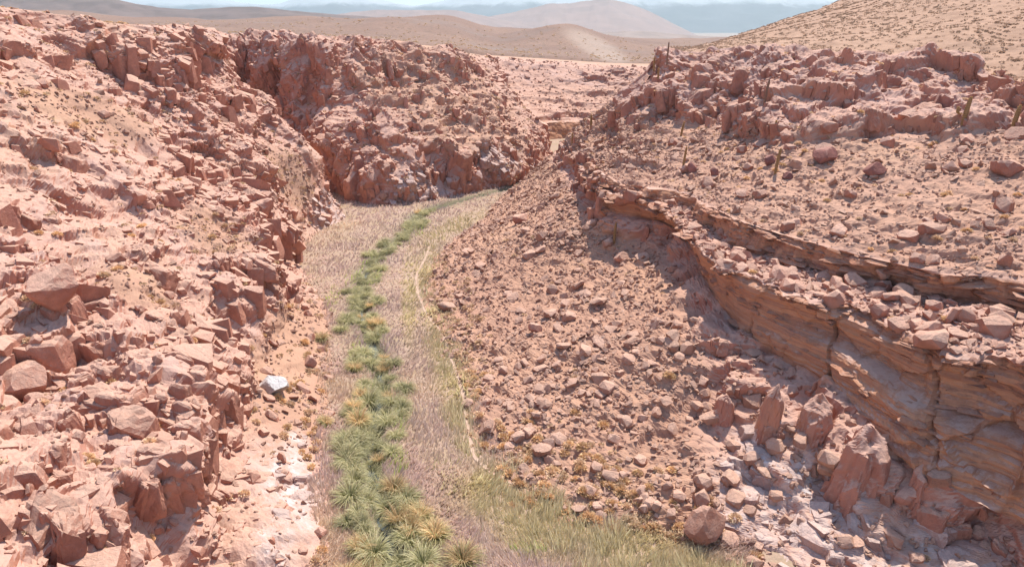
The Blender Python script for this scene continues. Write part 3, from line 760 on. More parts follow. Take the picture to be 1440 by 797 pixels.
def joined(variants, pos, R, S, pick, colf=None):
    VV, FF, CC, off = [], [], [], 0
    for k, var in enumerate(variants):
        m_ = pick == k
        if not m_.any(): continue
        V, F = var[0], var[1]
        w = np.einsum('nij,nvj->nvi', R[m_], V[None]*S[m_][:, None, :])+pos[m_][:, None, :]
        VV.append(w.reshape(-1, 3)); FF.append((F[None]+(np.arange(m_.sum())*len(V))[:, None, None]).reshape(-1, 3)+off); off += w.shape[0]*w.shape[1]
        if len(var) > 2: CC.append(np.tile(var[2], (m_.sum(), 1)))
    return np.concatenate(VV), np.concatenate(FF), (np.concatenate(CC) if CC else None)
def area_w(D):
    P = D['P']; a = np.linalg.norm(np.gradient(P, axis=0), axis=2)*np.linalg.norm(np.gradient(P, axis=1), axis=2)
    return np.minimum(a, 2.0)
def pick_pts(D, mask, n, g_, margin=230):
    w = mask*area_w(D)*((D['px'] > -margin) & (D['px'] < 1440+margin) & (D['py'] > -40) & (D['py'] < 797+margin) & (D['d'] > 3))
    w = w.ravel().astype(float); c = np.cumsum(w); idx = np.searchsorted(c, g_.random(n)*c[-1]); idx = np.clip(idx, 0, len(w)-1)
    return D['P'].reshape(-1, 3)[idx], D['N'].reshape(-1, 3)[idx], D['d'].ravel()[idx]
ROCKME = {}
def rock_me(kind, k, mat):
    key = (kind, k, mat.name)
    if key not in ROCKME:
        V, F = {'cut': CUTS, 'block': BLOCKS, 'box': BOXES_HI}[kind][k]
        me = raw_mesh('boulder', V, F); me.materials.append(mat); ROCKME[key] = me
    return ROCKME[key]
def scatter_stones(D, mask, n, smin, smax, power, parent, mat, nparts, seed, sink=.25, tilt=.35, up=.5, bigmat=None, mode=None, pname='boulder', sname='rubble'):
    g_ = np.random.default_rng(seed)
    p, nn, d_ = pick_pts(D, mask, n, g_)
    size = smin*(1-g_.random(n)*(1-(smin/smax)**power))**(-1/power)       # few big, many small
    size = size*.5
    nz = nn*(1-up)+np.array([0, 0, 1.0])*up; nz /= np.linalg.norm(nz, axis=1, keepdims=True)
    S = size[:, None]*g_.uniform(.75, 1.35, (n, 3)); R = rots(n, g_, nz, tilt)
    pos = p + nz*(size*(.45-sink))[:, None]
    hulls = HULLS
    if mode:                                                     # jointed blocks: upright on the walls, lying flat in the bedded cliff
        hulls = BOXES
        sn = np.cross(np.array([0, 0, 1.0]), nn); sn /= np.linalg.norm(sn, axis=1, keepdims=True)+1e-6
        zz = np.array([0, 0, 1.0])+(nn*1.1+g_.normal(size=(n, 3))*.18 if mode == 'upright' else nn*.35+g_.normal(size=(n, 3))*.13 if mode == 'column' else g_.normal(size=(n, 3))*.05)
        zz /= np.linalg.norm(zz, axis=1, keepdims=True)
        ya = g_.normal(size=n)*(.25 if mode == 'slab' else .4); hn = np.cross(sn, np.array([0, 0, 1.0]))
        xx = sn*np.cos(ya)[:, None]+hn*np.sin(ya)[:, None]; xx -= (xx*zz).sum(1, keepdims=True)*zz; xx /= np.linalg.norm(xx, axis=1, keepdims=True)
        R = np.stack([xx, np.cross(zz, xx), zz], 2)
        sc = np.array([.8, 1.0, .9]) if mode == 'upright' else np.array([.75, .85, 1.5]) if mode == 'column' else np.array([1.5, .8, .17])
        S = size[:, None]*g_.uniform(.7, 1.35, (n, 3))*sc
        if mode == 'slab': pos = p - nn*(size*sink)[:, None]
        else:
            cd = np.clip((zz*nn).sum(1), .72, 1); td = np.sqrt(1-cd*cd)/cd
            pos = p - zz*(S[:, 2] - g_.uniform(sink-.25, sink+.25, n)*S[:, 1]*td - .06*size)[:, None]
    px, py, dd = proj(pos)
    app = FPX*2*size/dd
    vis = seen(px, py-app*.3, dd)
    order = np.argsort(-np.where(vis, app, -1)); top = order[:nparts]; top = top[vis[top] & (app[top] > 7)]
    rest = np.ones(n, bool); rest[top] = False
    for i in top:
        o = bpy.data.objects.new(pname, rock_me('box' if mode else 'block', int(i) % len(BLOCKS), bigmat or mat))
        M_ = Matrix.Identity(4)
        for a in range(3):
            for b_ in range(3): M_[a][b_] = R[i][a][b_]*S[i][b_]
            M_[a][3] = pos[i][a]
        o.matrix_world = M_; link(o, parent)
    V, F, _ = joined(hulls, pos[rest], R[rest], S[rest], g_.integers(0, len(hulls), n)[rest])
    obj(sname, raw_mesh(sname, V, F), mat, parent, kind='stuff')
streak = fbm(RW['P'].reshape(-1, 3)*np.array([.10, .28, .1]), 3, 171).reshape(RW['d'].shape)
w = RW['tal']*(1-sstep(1.95, 2.2, RW['V']))*(.25+.75*sstep(.05, .35, RW['V']))
w = np.clip(w+.35*RW['outc']*(RW['V'] < 2.9), 0, 1)
scatter_stones(RW, w*(.25+.75*sstep(-.3, .4, streak)), 5500, .35, 1.5, 2.6, right_slope, M_STONE, 200, 1)
scatter_stones(RW, w, 9500, .14, .5, 1.6, right_slope, M_STONE, 0, 11)
w = RW['bench']*(RW['V'] > 6.0)+.6*RW['bench']*(RW['V'] < 5)
scatter_stones(RW, w*(.3+.7*sstep(-.3, .4, streak)), 7500, .2, 1.6, 2.2, right_slope, M_STONE, 40, 2, bigmat=M_BOULDER)
V_ = RW['V']
scatter_stones(RW, RW['bench']*(V_ > 6.0), 5500, .12, .42, 1.5, right_slope, M_STONE, 0, 22)
# jointed blocks of the cliff band, the recess and the columns at the left shoulder
wb = sstep(7.7, 8.0, V_)*(1-sstep(8.75, 8.95, V_))*sstep(3.4, 4.4, RW['U']) + .7*sstep(1.9, 2.1, V_)*(1-sstep(2.8, 3.0, V_)) + .6*ell(RW['px'], RW['py'], 850, 200, 90, 60, -40, .4)*(V_ < 8.2)
scatter_stones(RW, wb, 2200, .6, 3.4, 1.8, right_slope, M_BOULDER, 130, 12, sink=.75, mode='column', pname='rock_block', sname='rock_blocks')
scatter_stones(RW, ((V_ > 4.0)*(V_ < 5.05))*(RW['U'] > 3.6)*1.0, 1500, .25, 1.8, 1.7, right_slope, M_BOULDER, 50, 20, sink=.3)
# slabs of the bedded cliff: broken lips and protruding beds
ws = (sstep(3.0, 3.1, V_)*(1-sstep(4.0, 4.25, V_))*(.22+.78*sstep(3.8, 3.95, V_))+sstep(5.0, 5.1, V_)*(1-sstep(6.05, 6.3, V_)))*(RW['U'] > 3.6)
scatter_stones(RW, ws, 1200, .5, 2.6, 1.7, right_slope, M_SLAB, 120, 13, sink=.45, mode='slab', pname='slab', sname='slabs')
scatter_stones(RW, RW['pale']*(V_ < 2.95), 100, 1.6, 4.2, 1.5, right_slope, M_PALE, 60, 16, sink=.3, mode='upright', pname='rock_block', sname='rock_blocks')
scatter_stones(LW, LW['pale'], 120, .6, 2.4, 1.5, left_wall, M_PALE, 40, 17, sink=.7, mode='upright', pname='rock_block', sname='rock_blocks')
scatter_stones(FW, FW['pale'], 130, .8, 2.6, 1.5, far_wall, M_PALE, 25, 18, sink=.7, mode='upright', pname='rock_block', sname='rock_blocks')
scatter_stones(LW, np.clip(LW['cl']+.08, 0, 1)*(LW['V'] > .8)*(LW['V'] < 5.6)*(1-LW['tal']), 800, 1.6, 3.9, 2.0, left_wall, M_BOULDER, 110, 19, sink=.75, mode='column', pname='rock_block', sname='rock_blocks')
cliffy = np.clip(.35+.65*sstep(-.2, .4, fbm(LW['P'].reshape(-1, 3)*.07, 3, 175).reshape(LW['d'].shape))+.5*LW['cl'], 0, 1)*(1-.92*LW['tal'])
scatter_stones(LW, cliffy*(LW['V'] > .5)*(LW['V'] < 6.05), 7500, .4, 2.6, 1.9, left_wall, M_BOULDER, 90, 14, sink=.75, mode='upright', pname='rock_block', sname='rock_blocks')
scatter_stones(LW, np.clip(.9*LW['tal']+.25, 0, 1)*(LW['V'] > .15)*(LW['V'] < 6.3), 6000, .2, 1.4, 2.0, left_wall, M_STONE, 90, 3, sink=.3, tilt=.5, up=.3, bigmat=M_BOULDER)
scatter_stones(FW, (.4+.6*(1-FW['tal']))*(FW['V'] > .3)*(FW['V'] < 5.6), 2900, .7, 3.8, 1.7, far_wall, M_BOULDER, 130, 15, sink=.8, mode='column', pname='rock_block', sname='rock_blocks')
scatter_stones(FW, np.clip(.8*FW['tal']+.3, 0, 1)*(FW['V'] > .1)*(FW['V'] < 6.2), 2200, .4, 1.6, 2.0, far_wall, M_STONE, 30, 4, sink=.3, tilt=.5, up=.3)
scatter_stones(EW, ((EW['V'] > 4.2)*1.0+.6*(EW['V'] > 2.3))*(EW['V'] < 5.85), 2000, .5, 2.4, 1.8, end_wall, M_BOULDER, 30, 5, sink=.75, mode='upright', pname='rock_block', sname='rock_blocks')
scatter_stones(EW, (EW['V'] > 2.3)*(EW['V'] < 5.9)*1.0, 1500, .5, 1.8, 1.8, end_wall, M_STONE, 0, 21, sink=.3)
print('stones', time.time()-T0)

# prominent boulders, each a thing of its own: (px, py, wide, high in picture pixels, terrain, material, label)
PROM = [
 (1160, 222, 38, 30, RW, M_DARKB, 'large dark red boulder, darkest on the stony bench below the right cliff band'),
 (1412, 240, 46, 30, RW, M_BOULDER, 'big pale-topped boulder near the right edge, below the two golden cacti'),
 (1231, 241, 32, 22, RW, M_DARKB, 'wide dark boulder between the darkest bench boulder and the right edge'),
 (1281, 170, 34, 20, RW, M_BOULDER, 'flat-topped boulder at the foot of the right cliff band, left of the armed cactus'),
 (1003, 245, 18, 17, RW, M_DARKB, 'rounded dark boulder low on the bench, just above the start of the layered ledge'),
 (973, 237, 16, 15, RW, M_DARKB, 'squarish dark boulder immediately right of the thin cactus low on the bench'),
 (945, 201, 17, 14, RW, M_BOULDER, 'small red boulder below the uppermost thin cactus on the bench'),
 (1083, 226, 17, 16, RW, M_DARKB, 'dark boulder touching the left side of the tall golden cactus on the bench'),
 (1052, 235, 15, 12, RW, M_BOULDER, 'pale-topped boulder left of the tall golden cactus and its dark neighbour'),
 (1106, 248, 16, 12, RW, M_DARKB, 'smooth round dark boulder right below the foot of the tall golden cactus'),
 (1042, 272, 24, 13, RW, M_BOULDER, 'low broad boulder on the bench right above the ledge rim'),
 (729, 312, 22, 20, RW, M_BOULDER, 'reddish boulder high on the talus, nearest to the canyon bend'),
 (872, 362, 26, 16, RW, M_BOULDER, 'red boulder on the talus just below the lone cactus under the ledge'),
 (944, 476, 24, 20, RW, M_STONE, 'pale block on the talus beside the shadowed washed-out step'),
 (751, 463, 20, 17, RW, M_BOULDER, 'solitary reddish boulder in the middle of the talus slope'),
 (627, 430, 26, 13, RW, M_STONE, 'long pale slab lying at the talus foot beside the footpath'),
 (1270, 412, 42, 26, RW, M_STONE, 'largest grey-pink block in the rubble heap on the cliff bench'),
 (1240, 388, 26, 17, RW, M_STONE, 'angular pale block at the left end of the rubble heap on the cliff bench'),
 (385, 545, 44, 24, LW, M_WHITE, 'bright white boulder on the talus at the foot of the left wall'),
 (437, 511, 22, 18, LW, M_BOULDER, 'red boulder at the left edge of the reeds, uphill from the white boulder'),
 (38, 552, 78, 70, LW, M_BOULDER, 'huge rounded red boulder at the left edge of the picture'),
 (80, 415, 66, 60, LW, M_BOULDER, 'big red block high on the left wall above the huge rounded boulder'),
 (988, 745, 62, 60, RW, M_BOULDER, 'massive pink block standing at the reed edge at the bottom right'),
]
gp = np.random.default_rng(77)
for k, (x, y, w_, h_, D, mat, lab) in enumerate(PROM):
    p, n_, d_ = at_px(D, x, y)
    sx = w_*d_/FPX*.5; sz = h_*d_/FPX*.5/.86
    V, F = CUTS[k % len(CUTS)]; s_ = np.abs(V).max(0)
    o = obj('boulder', rock_me('cut', k % len(CUTS), mat), label=lab, cat='boulder')
    o.scale = (sx/s_[0], sx*.85/s_[1], sz/s_[2]); o.location = p + np.array([0, 0, sz*.35])
    o.rotation_euler = (gp.normal()*.12, gp.normal()*.12, gp.uniform(-.5, .5))

# pillars of orange rock standing under the cliff
for k, (x, y, w_, h_, lab) in enumerate(((1073, 592, 56, 118, 'tapering orange rock pillar under the layered cliff'), (1203, 655, 92, 120, 'broad rock pillar with a pale crumbling top under the cliff'), (1143, 590, 66, 84, 'short dark rock pillar between the two tall ones'), (1290, 690, 60, 70, 'stubby rock pillar at the cliff foot'), (1012, 585, 40, 66, 'pale rock pillar beside the talus'))):
    p, n_, d_ = at_px(RW, x, y+h_*.2)
    na_, nz_ = 72, 64; an = np.linspace(0, 2*np.pi, na_, endpoint=False); zz = np.linspace(-1, 1, nz_)
    gk = np.random.default_rng(500+k); th = np.sort(gk.uniform(0, 2*np.pi, 6)+0); rad = np.min([gk.uniform(.75, 1.0)/np.maximum(np.cos(an-t_), .25) for t_ in np.arange(6)*1.05+gk.normal(size=6)*.2], 0)
    rad = np.minimum(rad, 1.15)
    ap = np.repeat(an[:, None], nz_, 1); tp_ = .16+.14*np.cos(ap-gk.uniform(0, 6))
    sh_ = np.clip((1-tp_-zz[None])/.22, 0, 1)**.55                       # shoulders of a slanting broken top
    rr = rad[:, None]*(1-.22*zz[None]-.10*np.maximum(zz[None], 0))*sh_
    V = np.stack([np.cos(ap)*rr+.12*zz[None], np.sin(ap)*rr*.9, np.minimum(zz[None], 1-tp_)+0*ap], -1)
    pw = V.reshape(-1, 3)*np.array([1.6, 1.6, 2.2]); f1_, f2_, _o, hid_, _a, _b = voro(pw*np.array([1.1, 1.1, .42])+k*7, 600+k)
    dsp = (u01(hid_, 4)-.5)*.42*sstep(0, .10, f2_-f1_)+.10*fbm(pw*np.array([2.2, 2.2, .7]), 4, 610+k)
    V = V.reshape(-1, 3); V[:, :2] *= (1+dsp)[:, None]; V[:, 2] += .05*fbm(pw*2, 3, 620+k)
    F = np.concatenate([grid_faces(na_, nz_), np.stack([np.arange(nz_-1)+(na_-1)*nz_, np.arange(nz_-1), np.arange(nz_-1)+1, np.arange(nz_-1)+1+(na_-1)*nz_], 1)])
    s_ = np.abs(V).max(0)
    sx = w_*d_/FPX*.52; sz = h_*d_/FPX*.56/.86
    o = obj('rock_pillar', raw_mesh('rock_pillar', V/s_*np.array([sx, sx*.9, sz]), F), M_ROCK2, right_slope, label=lab)
    o.location = p+np.array([.35, .6, sz*.12]); o.rotation_euler = (.05, .05, .4*k)
# ================================================================== grasses and shrubs
def blades(n, g_, root_r, length, width, lean, droop, seg, cb, ct, jitter=.18, up0=.2, flatfan=0.0):
    """a clump of arching blades as arrays (V,F,C)"""
    az = g_.uniform(0, 2*np.pi, n); rr = root_r*np.sqrt(g_.random(n))
    out = np.stack([np.cos(az), np.sin(az), 0*az], 1)
    root = out*rr[:, None]
    L = length*g_.uniform(.65, 1.15, n); th = lean*(g_.random(n)**.6)+up0*(rr/root_r)
    side = np.stack([-np.sin(az), np.cos(az), 0*az], 1); side = side + g_.normal(size=(n, 3))*.5; side /= np.linalg.norm(side, axis=1, keepdims=True)
    base = np.array(cb)*(1+g_.normal(size=(n, 1))*jitter); tip = np.array(ct)*(1+g_.normal(size=(n, 1))*jitter)
    pts = [root]; p = root.copy(); a = th.copy()
    for s_ in range(seg):
        p = p + (out*np.sin(a)[:, None]+np.array([0, 0, 1.])*np.cos(a)[:, None])*(L/seg)[:, None]
        a = a + droop/seg*(1+s_*.6); pts.append(p.copy())
    VV, CC = [], []
    for s_ in range(seg):
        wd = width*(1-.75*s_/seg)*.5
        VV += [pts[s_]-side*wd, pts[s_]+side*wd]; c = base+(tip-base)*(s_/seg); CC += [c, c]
    VV.append(pts[seg]); CC.append(tip)
    V = np.stack(VV, 1); k = V.shape[1]; F = []
    for s_ in range(seg-1): F += [[2*s_, 2*s_+1, 2*s_+3], [2*s_, 2*s_+3, 2*s_+2]]
    F.append([2*seg-2, 2*seg-1, 2*seg])
    F = (np.array(F)[None]+(np.arange(n)*k)[:, None, None]).reshape(-1, 3)
    return V.reshape(-1, 3), F, np.clip(np.stack(CC, 1).reshape(-1, 3), .01, .9)
def merge(*parts):
    VV, FF, CC, o_ = [], [], [], 0
    for V, F, C in parts: VV.append(V); FF.append(F+o_); CC.append(C); o_ += len(V)
    return np.concatenate(VV), np.concatenate(FF), np.concatenate(CC)
gg = np.random.default_rng(5)
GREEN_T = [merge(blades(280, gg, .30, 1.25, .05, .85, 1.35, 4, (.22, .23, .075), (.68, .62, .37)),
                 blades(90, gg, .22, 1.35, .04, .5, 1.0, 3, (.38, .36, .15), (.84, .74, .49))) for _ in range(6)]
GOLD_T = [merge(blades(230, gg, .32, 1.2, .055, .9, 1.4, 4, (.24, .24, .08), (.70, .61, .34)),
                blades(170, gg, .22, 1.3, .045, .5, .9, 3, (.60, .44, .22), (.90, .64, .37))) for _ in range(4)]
GREEN_ME = [raw_mesh('green_tussock', *a[:2], col=a[2]) for a in GREEN_T]; GOLD_ME = [raw_mesh('golden_tussock', *a[:2], col=a[2]) for a in GOLD_T]
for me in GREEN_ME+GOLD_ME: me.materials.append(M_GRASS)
def put(name, me, x, y, z, s_, label, cat, group=None, zs=1.0):
    o = obj(name, me, None, label=label, cat=cat, group=group)
    o.location = (x, y, z); o.rotation_euler = (gp.normal()*.13, gp.normal()*.13, gp.uniform(0, 6.28)); o.scale = (s_*gp.uniform(.8, 1.2), s_*gp.uniform(.8, 1.2), s_*zs)
    return o
TUS = [ # singled-out tussocks (px, py of base, width px, gold?, label)
 (651, 792, 54, 1, 'rightmost gold-topped pampas tussock of the cluster at the bottom of the picture'),
 (612, 755, 50, 1, 'gold-topped pampas tussock standing alone above the bottom cluster, beside the pink reeds'),
 (596, 794, 56, 0, 'green pampas tussock in the middle of the bottom cluster, between two gold-topped ones'),
 (562, 735, 58, 1, 'broad gold-topped pampas tussock right of the open stream water'),
 (503, 775, 48, 1, 'gold-topped pampas tussock left of the open stream water, above the pale rock'),
 (517, 805, 44, 1, 'gold-topped pampas tussock at the bottom edge, left of the stream'),
 (553, 690, 52, 1, 'straw-coloured pampas tussock upstream of the open water, on the right bank'),
 (457, 597, 24, 1, 'small gold tussock alone in the reeds left of the green strip, near white stones'),
 (489, 583, 24, 0, 'small green tussock just off the left side of the green strip'),
 (452, 484, 24, 1, 'olive tussock alone against the foot of the left talus'),
 (479, 466, 26, 0, 'dark green tussock below the rocks where the left talus meets the strip'),
 (583, 312, 26, 0, 'bright green bush-like tussock at the canyon bend, farthest upstream of the green clumps'),
]
taken = []
for x, y, w_, gold, lab in TUS:
    p = PZ(x, y, 0); d_ = proj(p[None])[2][0]; s_ = w_*d_/FPX/2.0; taken.append((p[0], p[1], s_))
    z = max(float(floor_h(p[:1], p[1:2])[0]), float(wall_h(p[:1], p[1:2])[0])-.05)
    put('pampas_tussock', (GOLD_ME if gold else GREEN_ME)[gp.integers(0, 3)], p[0], p[1], z-.03, s_, lab, 'tussock')
SY = np.array([860, 797, 700, 600, 500, 420, 390, 350, 330, 310, 296.]); SH = np.array([70, 62, 46, 38, 34, 24, 18, 12, 12, 16, 10.])
SX = np.array([(y, x) for x, y in STREAM_PX]); SX = SX[np.argsort(SX[:, 0])]
nt_ = 0
for _ in range(9000):
    if nt_ >= 170: break
    y = 296+ (845-296)*gp.random()**1.0; cx = np.interp(y, SX[:, 0], SX[:, 1]); hw = np.interp(y, SY[::-1], SH[::-1])
    x = cx + (gp.random()+gp.random()-1)*hw*1.25
    if abs(x-543) < 16 and 715 < y < 765: continue          # the open water
    p = PZ(x, y, 0); s_ = gp.uniform(.6, 1.15)*(1.15 if y > 560 else 1.0)
    if any((p[0]-a)**2+(p[1]-b_)**2 < (.62*(s_+c_)*.75)**2 for a, b_, c_ in taken): continue
    if wall_h(p[:1], p[1:2])[0] > .35 or vnoise(np.array([[p[0]*.35, p[1]*.35, 3.]]), 5)[0] < -.5: continue
    taken.append((p[0], p[1], s_)); nt_ += 1
    gold = gp.random() < (.22 if y > 480 else .08)
    z = float(floor_h(p[:1], p[1:2])[0])
    where = [w_ for y0, w_ in ((730, 'downstream beside the open water'), (640, 'just upstream of the open water'), (560, 'level with the white wall foot'), (490, 'level with the white boulder'), (420, 'where the left talus meets it'), (350, 'in the narrows below the bend'), (0, 'at the canyon bend')) if y >= y0][0]
    bank = 'left bank' if x < cx else 'right bank'
    put('pampas_tussock', (GOLD_ME[gp.integers(0, 4)] if gold else GREEN_ME[gp.integers(0, 6)]), p[0], p[1], z-.03, s_,
('straw-tinged' if gold else 'grey-green')+' tussock on the '+bank+' '+where, 'tussock', ('straw-tinged' if gold else 'grey-green')+' tussocks on the '+bank+' '+where, zs=gp.uniform(.85, 1.1))
print('tussocks', nt_, time.time()-T0)

# reeds: one mass, combed by the wind
def reed_mass(name, n, region, hgt, colf, label, seed, wmul=1.0, accept=None):
    g_ = np.random.default_rng(seed)
    x = g_.uniform(region[0], region[1], n); y = g_.uniform(region[2], region[3], n)
    yv_ = (CY-y)/FPX; d_ = CAM_H/(SP-yv_*CP); X = (x-CX)/FPX*d_; Y = d_*(CP+yv_*SP)
    h = wall_h(X, Y); ok = (h < .45) & (X > -49) & (X < 44)
    dsx = dist_poly(X, Y, STREAM[::4]); ok &= dsx > .7
    ok &= dist_poly(X, Y, PATH[::3]) > .17
    for a, b_, c_ in taken: ok &= (X-a)**2+(Y-b_)**2 > (.75*c_)**2
    if accept is not None: ok &= accept(x, y, X, Y, g_)
    X, Y, d_, x, y, h = X[ok], Y[ok], d_[ok], x[ok], y[ok], h[ok]; n = len(X)
    Z = np.maximum(floor_h(X, Y, dsx[ok]), h-.1)
    L = g_.uniform(.6, 1.15, n)*hgt*(1+.35*vnoise(np.c_[X, Y, 0*X]*.45, 3))
    wind = fbm(np.c_[X, Y, 0*X]*.22, 2, 7)*2.2+.6; ln = .45+.45*np.abs(vnoise(np.c_[X, Y, 0*X]*.6, 9))+g_.normal(size=n)*.16
    dx, dy = np.cos(wind)*ln+g_.normal(size=n)*.3, np.sin(wind)*ln+g_.normal(size=n)*.3
    wd = .0011*d_*wmul*g_.uniform(.7, 1.5, n); sa = g_.uniform(0, np.pi, n)
    root = np.stack([X, Y, Z-.03], 1); sd = np.stack([np.cos(sa), np.sin(sa)*.4, 0*sa], 1)*wd[:, None]
    tip = root + np.stack([dx, dy, np.ones(n)], 1)*L[:, None]
    V = np.stack([root-sd, root+sd, tip], 1).reshape(-1, 3); F = np.arange(3*n).reshape(-1, 3)
    cb, ct = colf(x, y, X, Y, g_); C = np.stack([cb, cb, ct], 1).reshape(-1, 3)
    return obj(name, raw_mesh(name, V, F, col=np.clip(C, .01, .9)), M_GRASS, label=label, kind='stuff')
def gmask(x, y):
    g1 = np.zeros_like(x)
    for e in ((632, 520, 24, 130, -14), (600, 385, 18, 45, 10), (640, 320, 50, 10, -25), (760, 735, 130, 45, 25), (900, 785, 150, 40, 10), (690, 690, 40, 40, 40), (575, 420, 10, 60, 0)):
        g1 = np.maximum(g1, ell(x, y, *e, soft=.6))
    return g1
def reed_col(x, y, X, Y, g_):
    n = len(x); q_ = np.c_[X, Y, 0*X]
    t = (vnoise(q_*.16, 21)*.5+.5)[:, None]; u_ = np.clip(gmask(x, y)+.25*vnoise(q_*.5, 23), 0, 1)[:, None]
    tip = np.array([.72, .545, .495])*(1-t)+np.array([.60, .45, .40])*t
    gold = sstep(.25, .7, vnoise(q_*.11, 27))[:, None]*.7
    tip = tip*(1-gold)+np.array([.76, .575, .41])*gold
    tip = tip*(1-u_)+np.array([.64, .54, .33])*u_
    base = tip*np.array([.85, .85, .76]); j = 1+g_.normal(size=(n, 1))*.16
    return base*j, tip*j
reed_mass('reed_bed', 130000, (380, 1060, 258, 860), .45, reed_col, 'pinkish tan reeds combed by wind, covering the canyon floor', 41)
def bright(x, y, X, Y, g_):
    b_ = np.zeros_like(x)
    for e in ((468, 422, 9, 16, 25), (508, 392, 22, 12, -10), (522, 545, 16, 10, -20), (500, 590, 10, 22, 0), (560, 595, 10, 26, 15), (745, 775, 24, 7, 0), (580, 322, 16, 10, 20), (500, 500, 8, 16, 10), (520, 375, 14, 18, 0), (495, 640, 10, 30, 0), (560, 650, 12, 20, 0)):
        b_ = np.maximum(b_, ell(x, y, *e, soft=.5))
    return g_.random(len(x)) < b_
def bright_col(x, y, X, Y, g_):
    j = 1+g_.normal(size=(len(x), 1))*.18; return np.array([.40, .46, .14])*j, np.array([.66, .72, .26])*j
reed_mass('fresh_grass', 30000, (440, 880, 300, 800), .6, bright_col, 'fresh bright green grass in small wet patches on the canyon floor', 43, .9, bright)
def stalky(x, y, X, Y, g_):
    q_ = np.c_[X, Y, 0*X]
    return (g_.random(len(x)) < gmask(x, y)) & (vnoise(q_*.9, 61) > .0)
def stalk_col(x, y, X, Y, g_):
    j = 1+g_.normal(size=(len(x), 1))*.2; return np.array([.46, .40, .20])*j, np.array([.78, .63, .40])*j
reed_mass('olive_rushes', 45000, (560, 1060, 300, 830), .8, stalk_col, 'olive green rushes standing along the foot of the right talus', 47, .9, stalky)
print('reeds', time.time()-T0)

# dry cushion shrubs
def cushion(n, g_, wdt, cb, ct):
    v = g_.normal(size=(n, 3)); v[:, 2] = np.abs(v[:, 2])*.9+.05; v /= np.linalg.norm(v, axis=1, keepdims=True)
    a = v*.35; t = v*g_.uniform(.8, 1.1, (n, 1)); s_ = np.cross(v, g_.normal(size=(n, 3))); s_ /= np.linalg.norm(s_, axis=1, keepdims=True)
    V = np.stack([a-s_*wdt*.4, t-s_*wdt, t+s_*wdt], 1).reshape(-1, 3); F = np.arange(3*n).reshape(-1, 3)
    b_ = np.array(cb)*(1+g_.normal(size=(n, 1))*.15); c_ = np.array(ct)*(1+g_.normal(size=(n, 1))*.15)
    return V*np.array([1, 1, .85]), F, np.clip(np.stack([b_, c_, c_], 1).reshape(-1, 3), .01, .9)
CUSH = [cushion(150, gg, .13, (.60, .38, .19), (.84, .56, .32)) for _ in range(3)] + [cushion(150, gg, .13, (.62, .42, .25), (.86, .61, .41)) for _ in range(2)]
SMALL = [cushion(22, gg, .34, (.52, .37, .21), c_) for c_ in ((.80, .54, .32), (.76, .51, .31), (.84, .59, .38), (.66, .46, .29))]
DARK = [cushion(11, gg, .45, (.30, .22, .13), c_) for c_ in ((.54, .355, .25), (.46, .305, .215), (.42, .28, .20), (.60, .405, .29))]
CUSH_ME = [raw_mesh('dry_cushion', *a[:2], col=a[2]) for a in CUSH]
for me in CUSH_ME: me.materials.append(M_DRY)
def shrubs(D, mask, n, smin, smax, keep, seed, name, label, cat, group, stuffname, stufflabel, zsc=.8, variants=None):
    g_ = np.random.default_rng(seed); p, nn, d_ = pick_pts(D, mask, n, g_); s_ = g_.uniform(smin, smax, n)*.5
    px, py, dd = proj(p); app = FPX*2*s_/dd; vis = seen(px, py-app*.4, dd, 1.0)
    order = np.argsort(-np.where(vis, app, -1))[:keep]; order = order[vis[order]]
    rest = np.ones(n, bool); rest[order] = False
    for i in order:
        wh = label(px[i], py[i])
        put(name, CUSH_ME[g_.integers(0, 5)], *(p[i]+np.array([0, 0, -.05*s_[i]])), s_[i], wh, cat, wh.replace('shrub', 'shrubs', 1), zs=g_.uniform(.75, 1.1))
    if rest.any():
        S = np.stack([s_, s_, s_*zsc], 1); R = rots(n, g_, None, .1)
        V, F, C = joined(variants or SMALL, p[rest], R[rest], S[rest], g_.integers(0, 4, n)[rest])
        obj(stuffname, raw_mesh(stuffname, V, F, col=C), M_DRY, label=stufflabel, kind='stuff')
gm = np.maximum(ell(RW['px'], RW['py'], 790, 690, 170, 80, 25, .5), ell(RW['px'], RW['py'], 650, 480, 35, 110, -18, .5)*.7)
gm = np.maximum(gm, .5*ell(RW['px'], RW['py'], 930, 730, 120, 60, 20, .5))
shrubs(RW, gm*(RW['V'] < 1.9)+.012*(RW['V'] < 1.9), 420, .45, 1.05, 150, 61, 'cushion_shrub', lambda x, y: 'golden cushion shrub '+('beside the footpath at the talus foot' if x < 668 else 'higher up among the talus stones' if y < 610 else 'near the massive pink block at the bottom right' if x > 880 else 'at the reed edge below the talus' if y > 715 else 'in the dense golden patch right of the footpath' if x < 760 else 'in the loose golden patch low on the talus'), 'shrub', 'golden cushion shrubs at the talus foot', 'dry_tufts', 'small dry tufts scattered over the right talus')
shrubs(RW, 1.0*(RW['V'] > 6.05)*(RW['V'] < 9.1)+.6*RW['bench'], 500, .35, .8, 50, 62, 'cushion_shrub', lambda x, y: 'small tan shrub '+('in the red cliff band below the right rim' if y < 165 else 'in the rubble on the cliff bench' if y > 370 else 'on the bench left of the tall golden cactus' if x < 1090 else 'on the bench between the tall golden cactus and the armed cactus' if x < 1354 else 'on the bench below the two thick golden cacti'), 'shrub', 'tan cushion shrubs on the bench', 'bench_tufts', 'small tan tufts dotted over the stony bench and cliff band')
lm = (.25+LW['tal'])*(LW['V'] > .2)*(LW['V'] < 6.0)+1.6*ell(LW['px'], LW['py'], 430, 590, 50, 80, 0, .4)
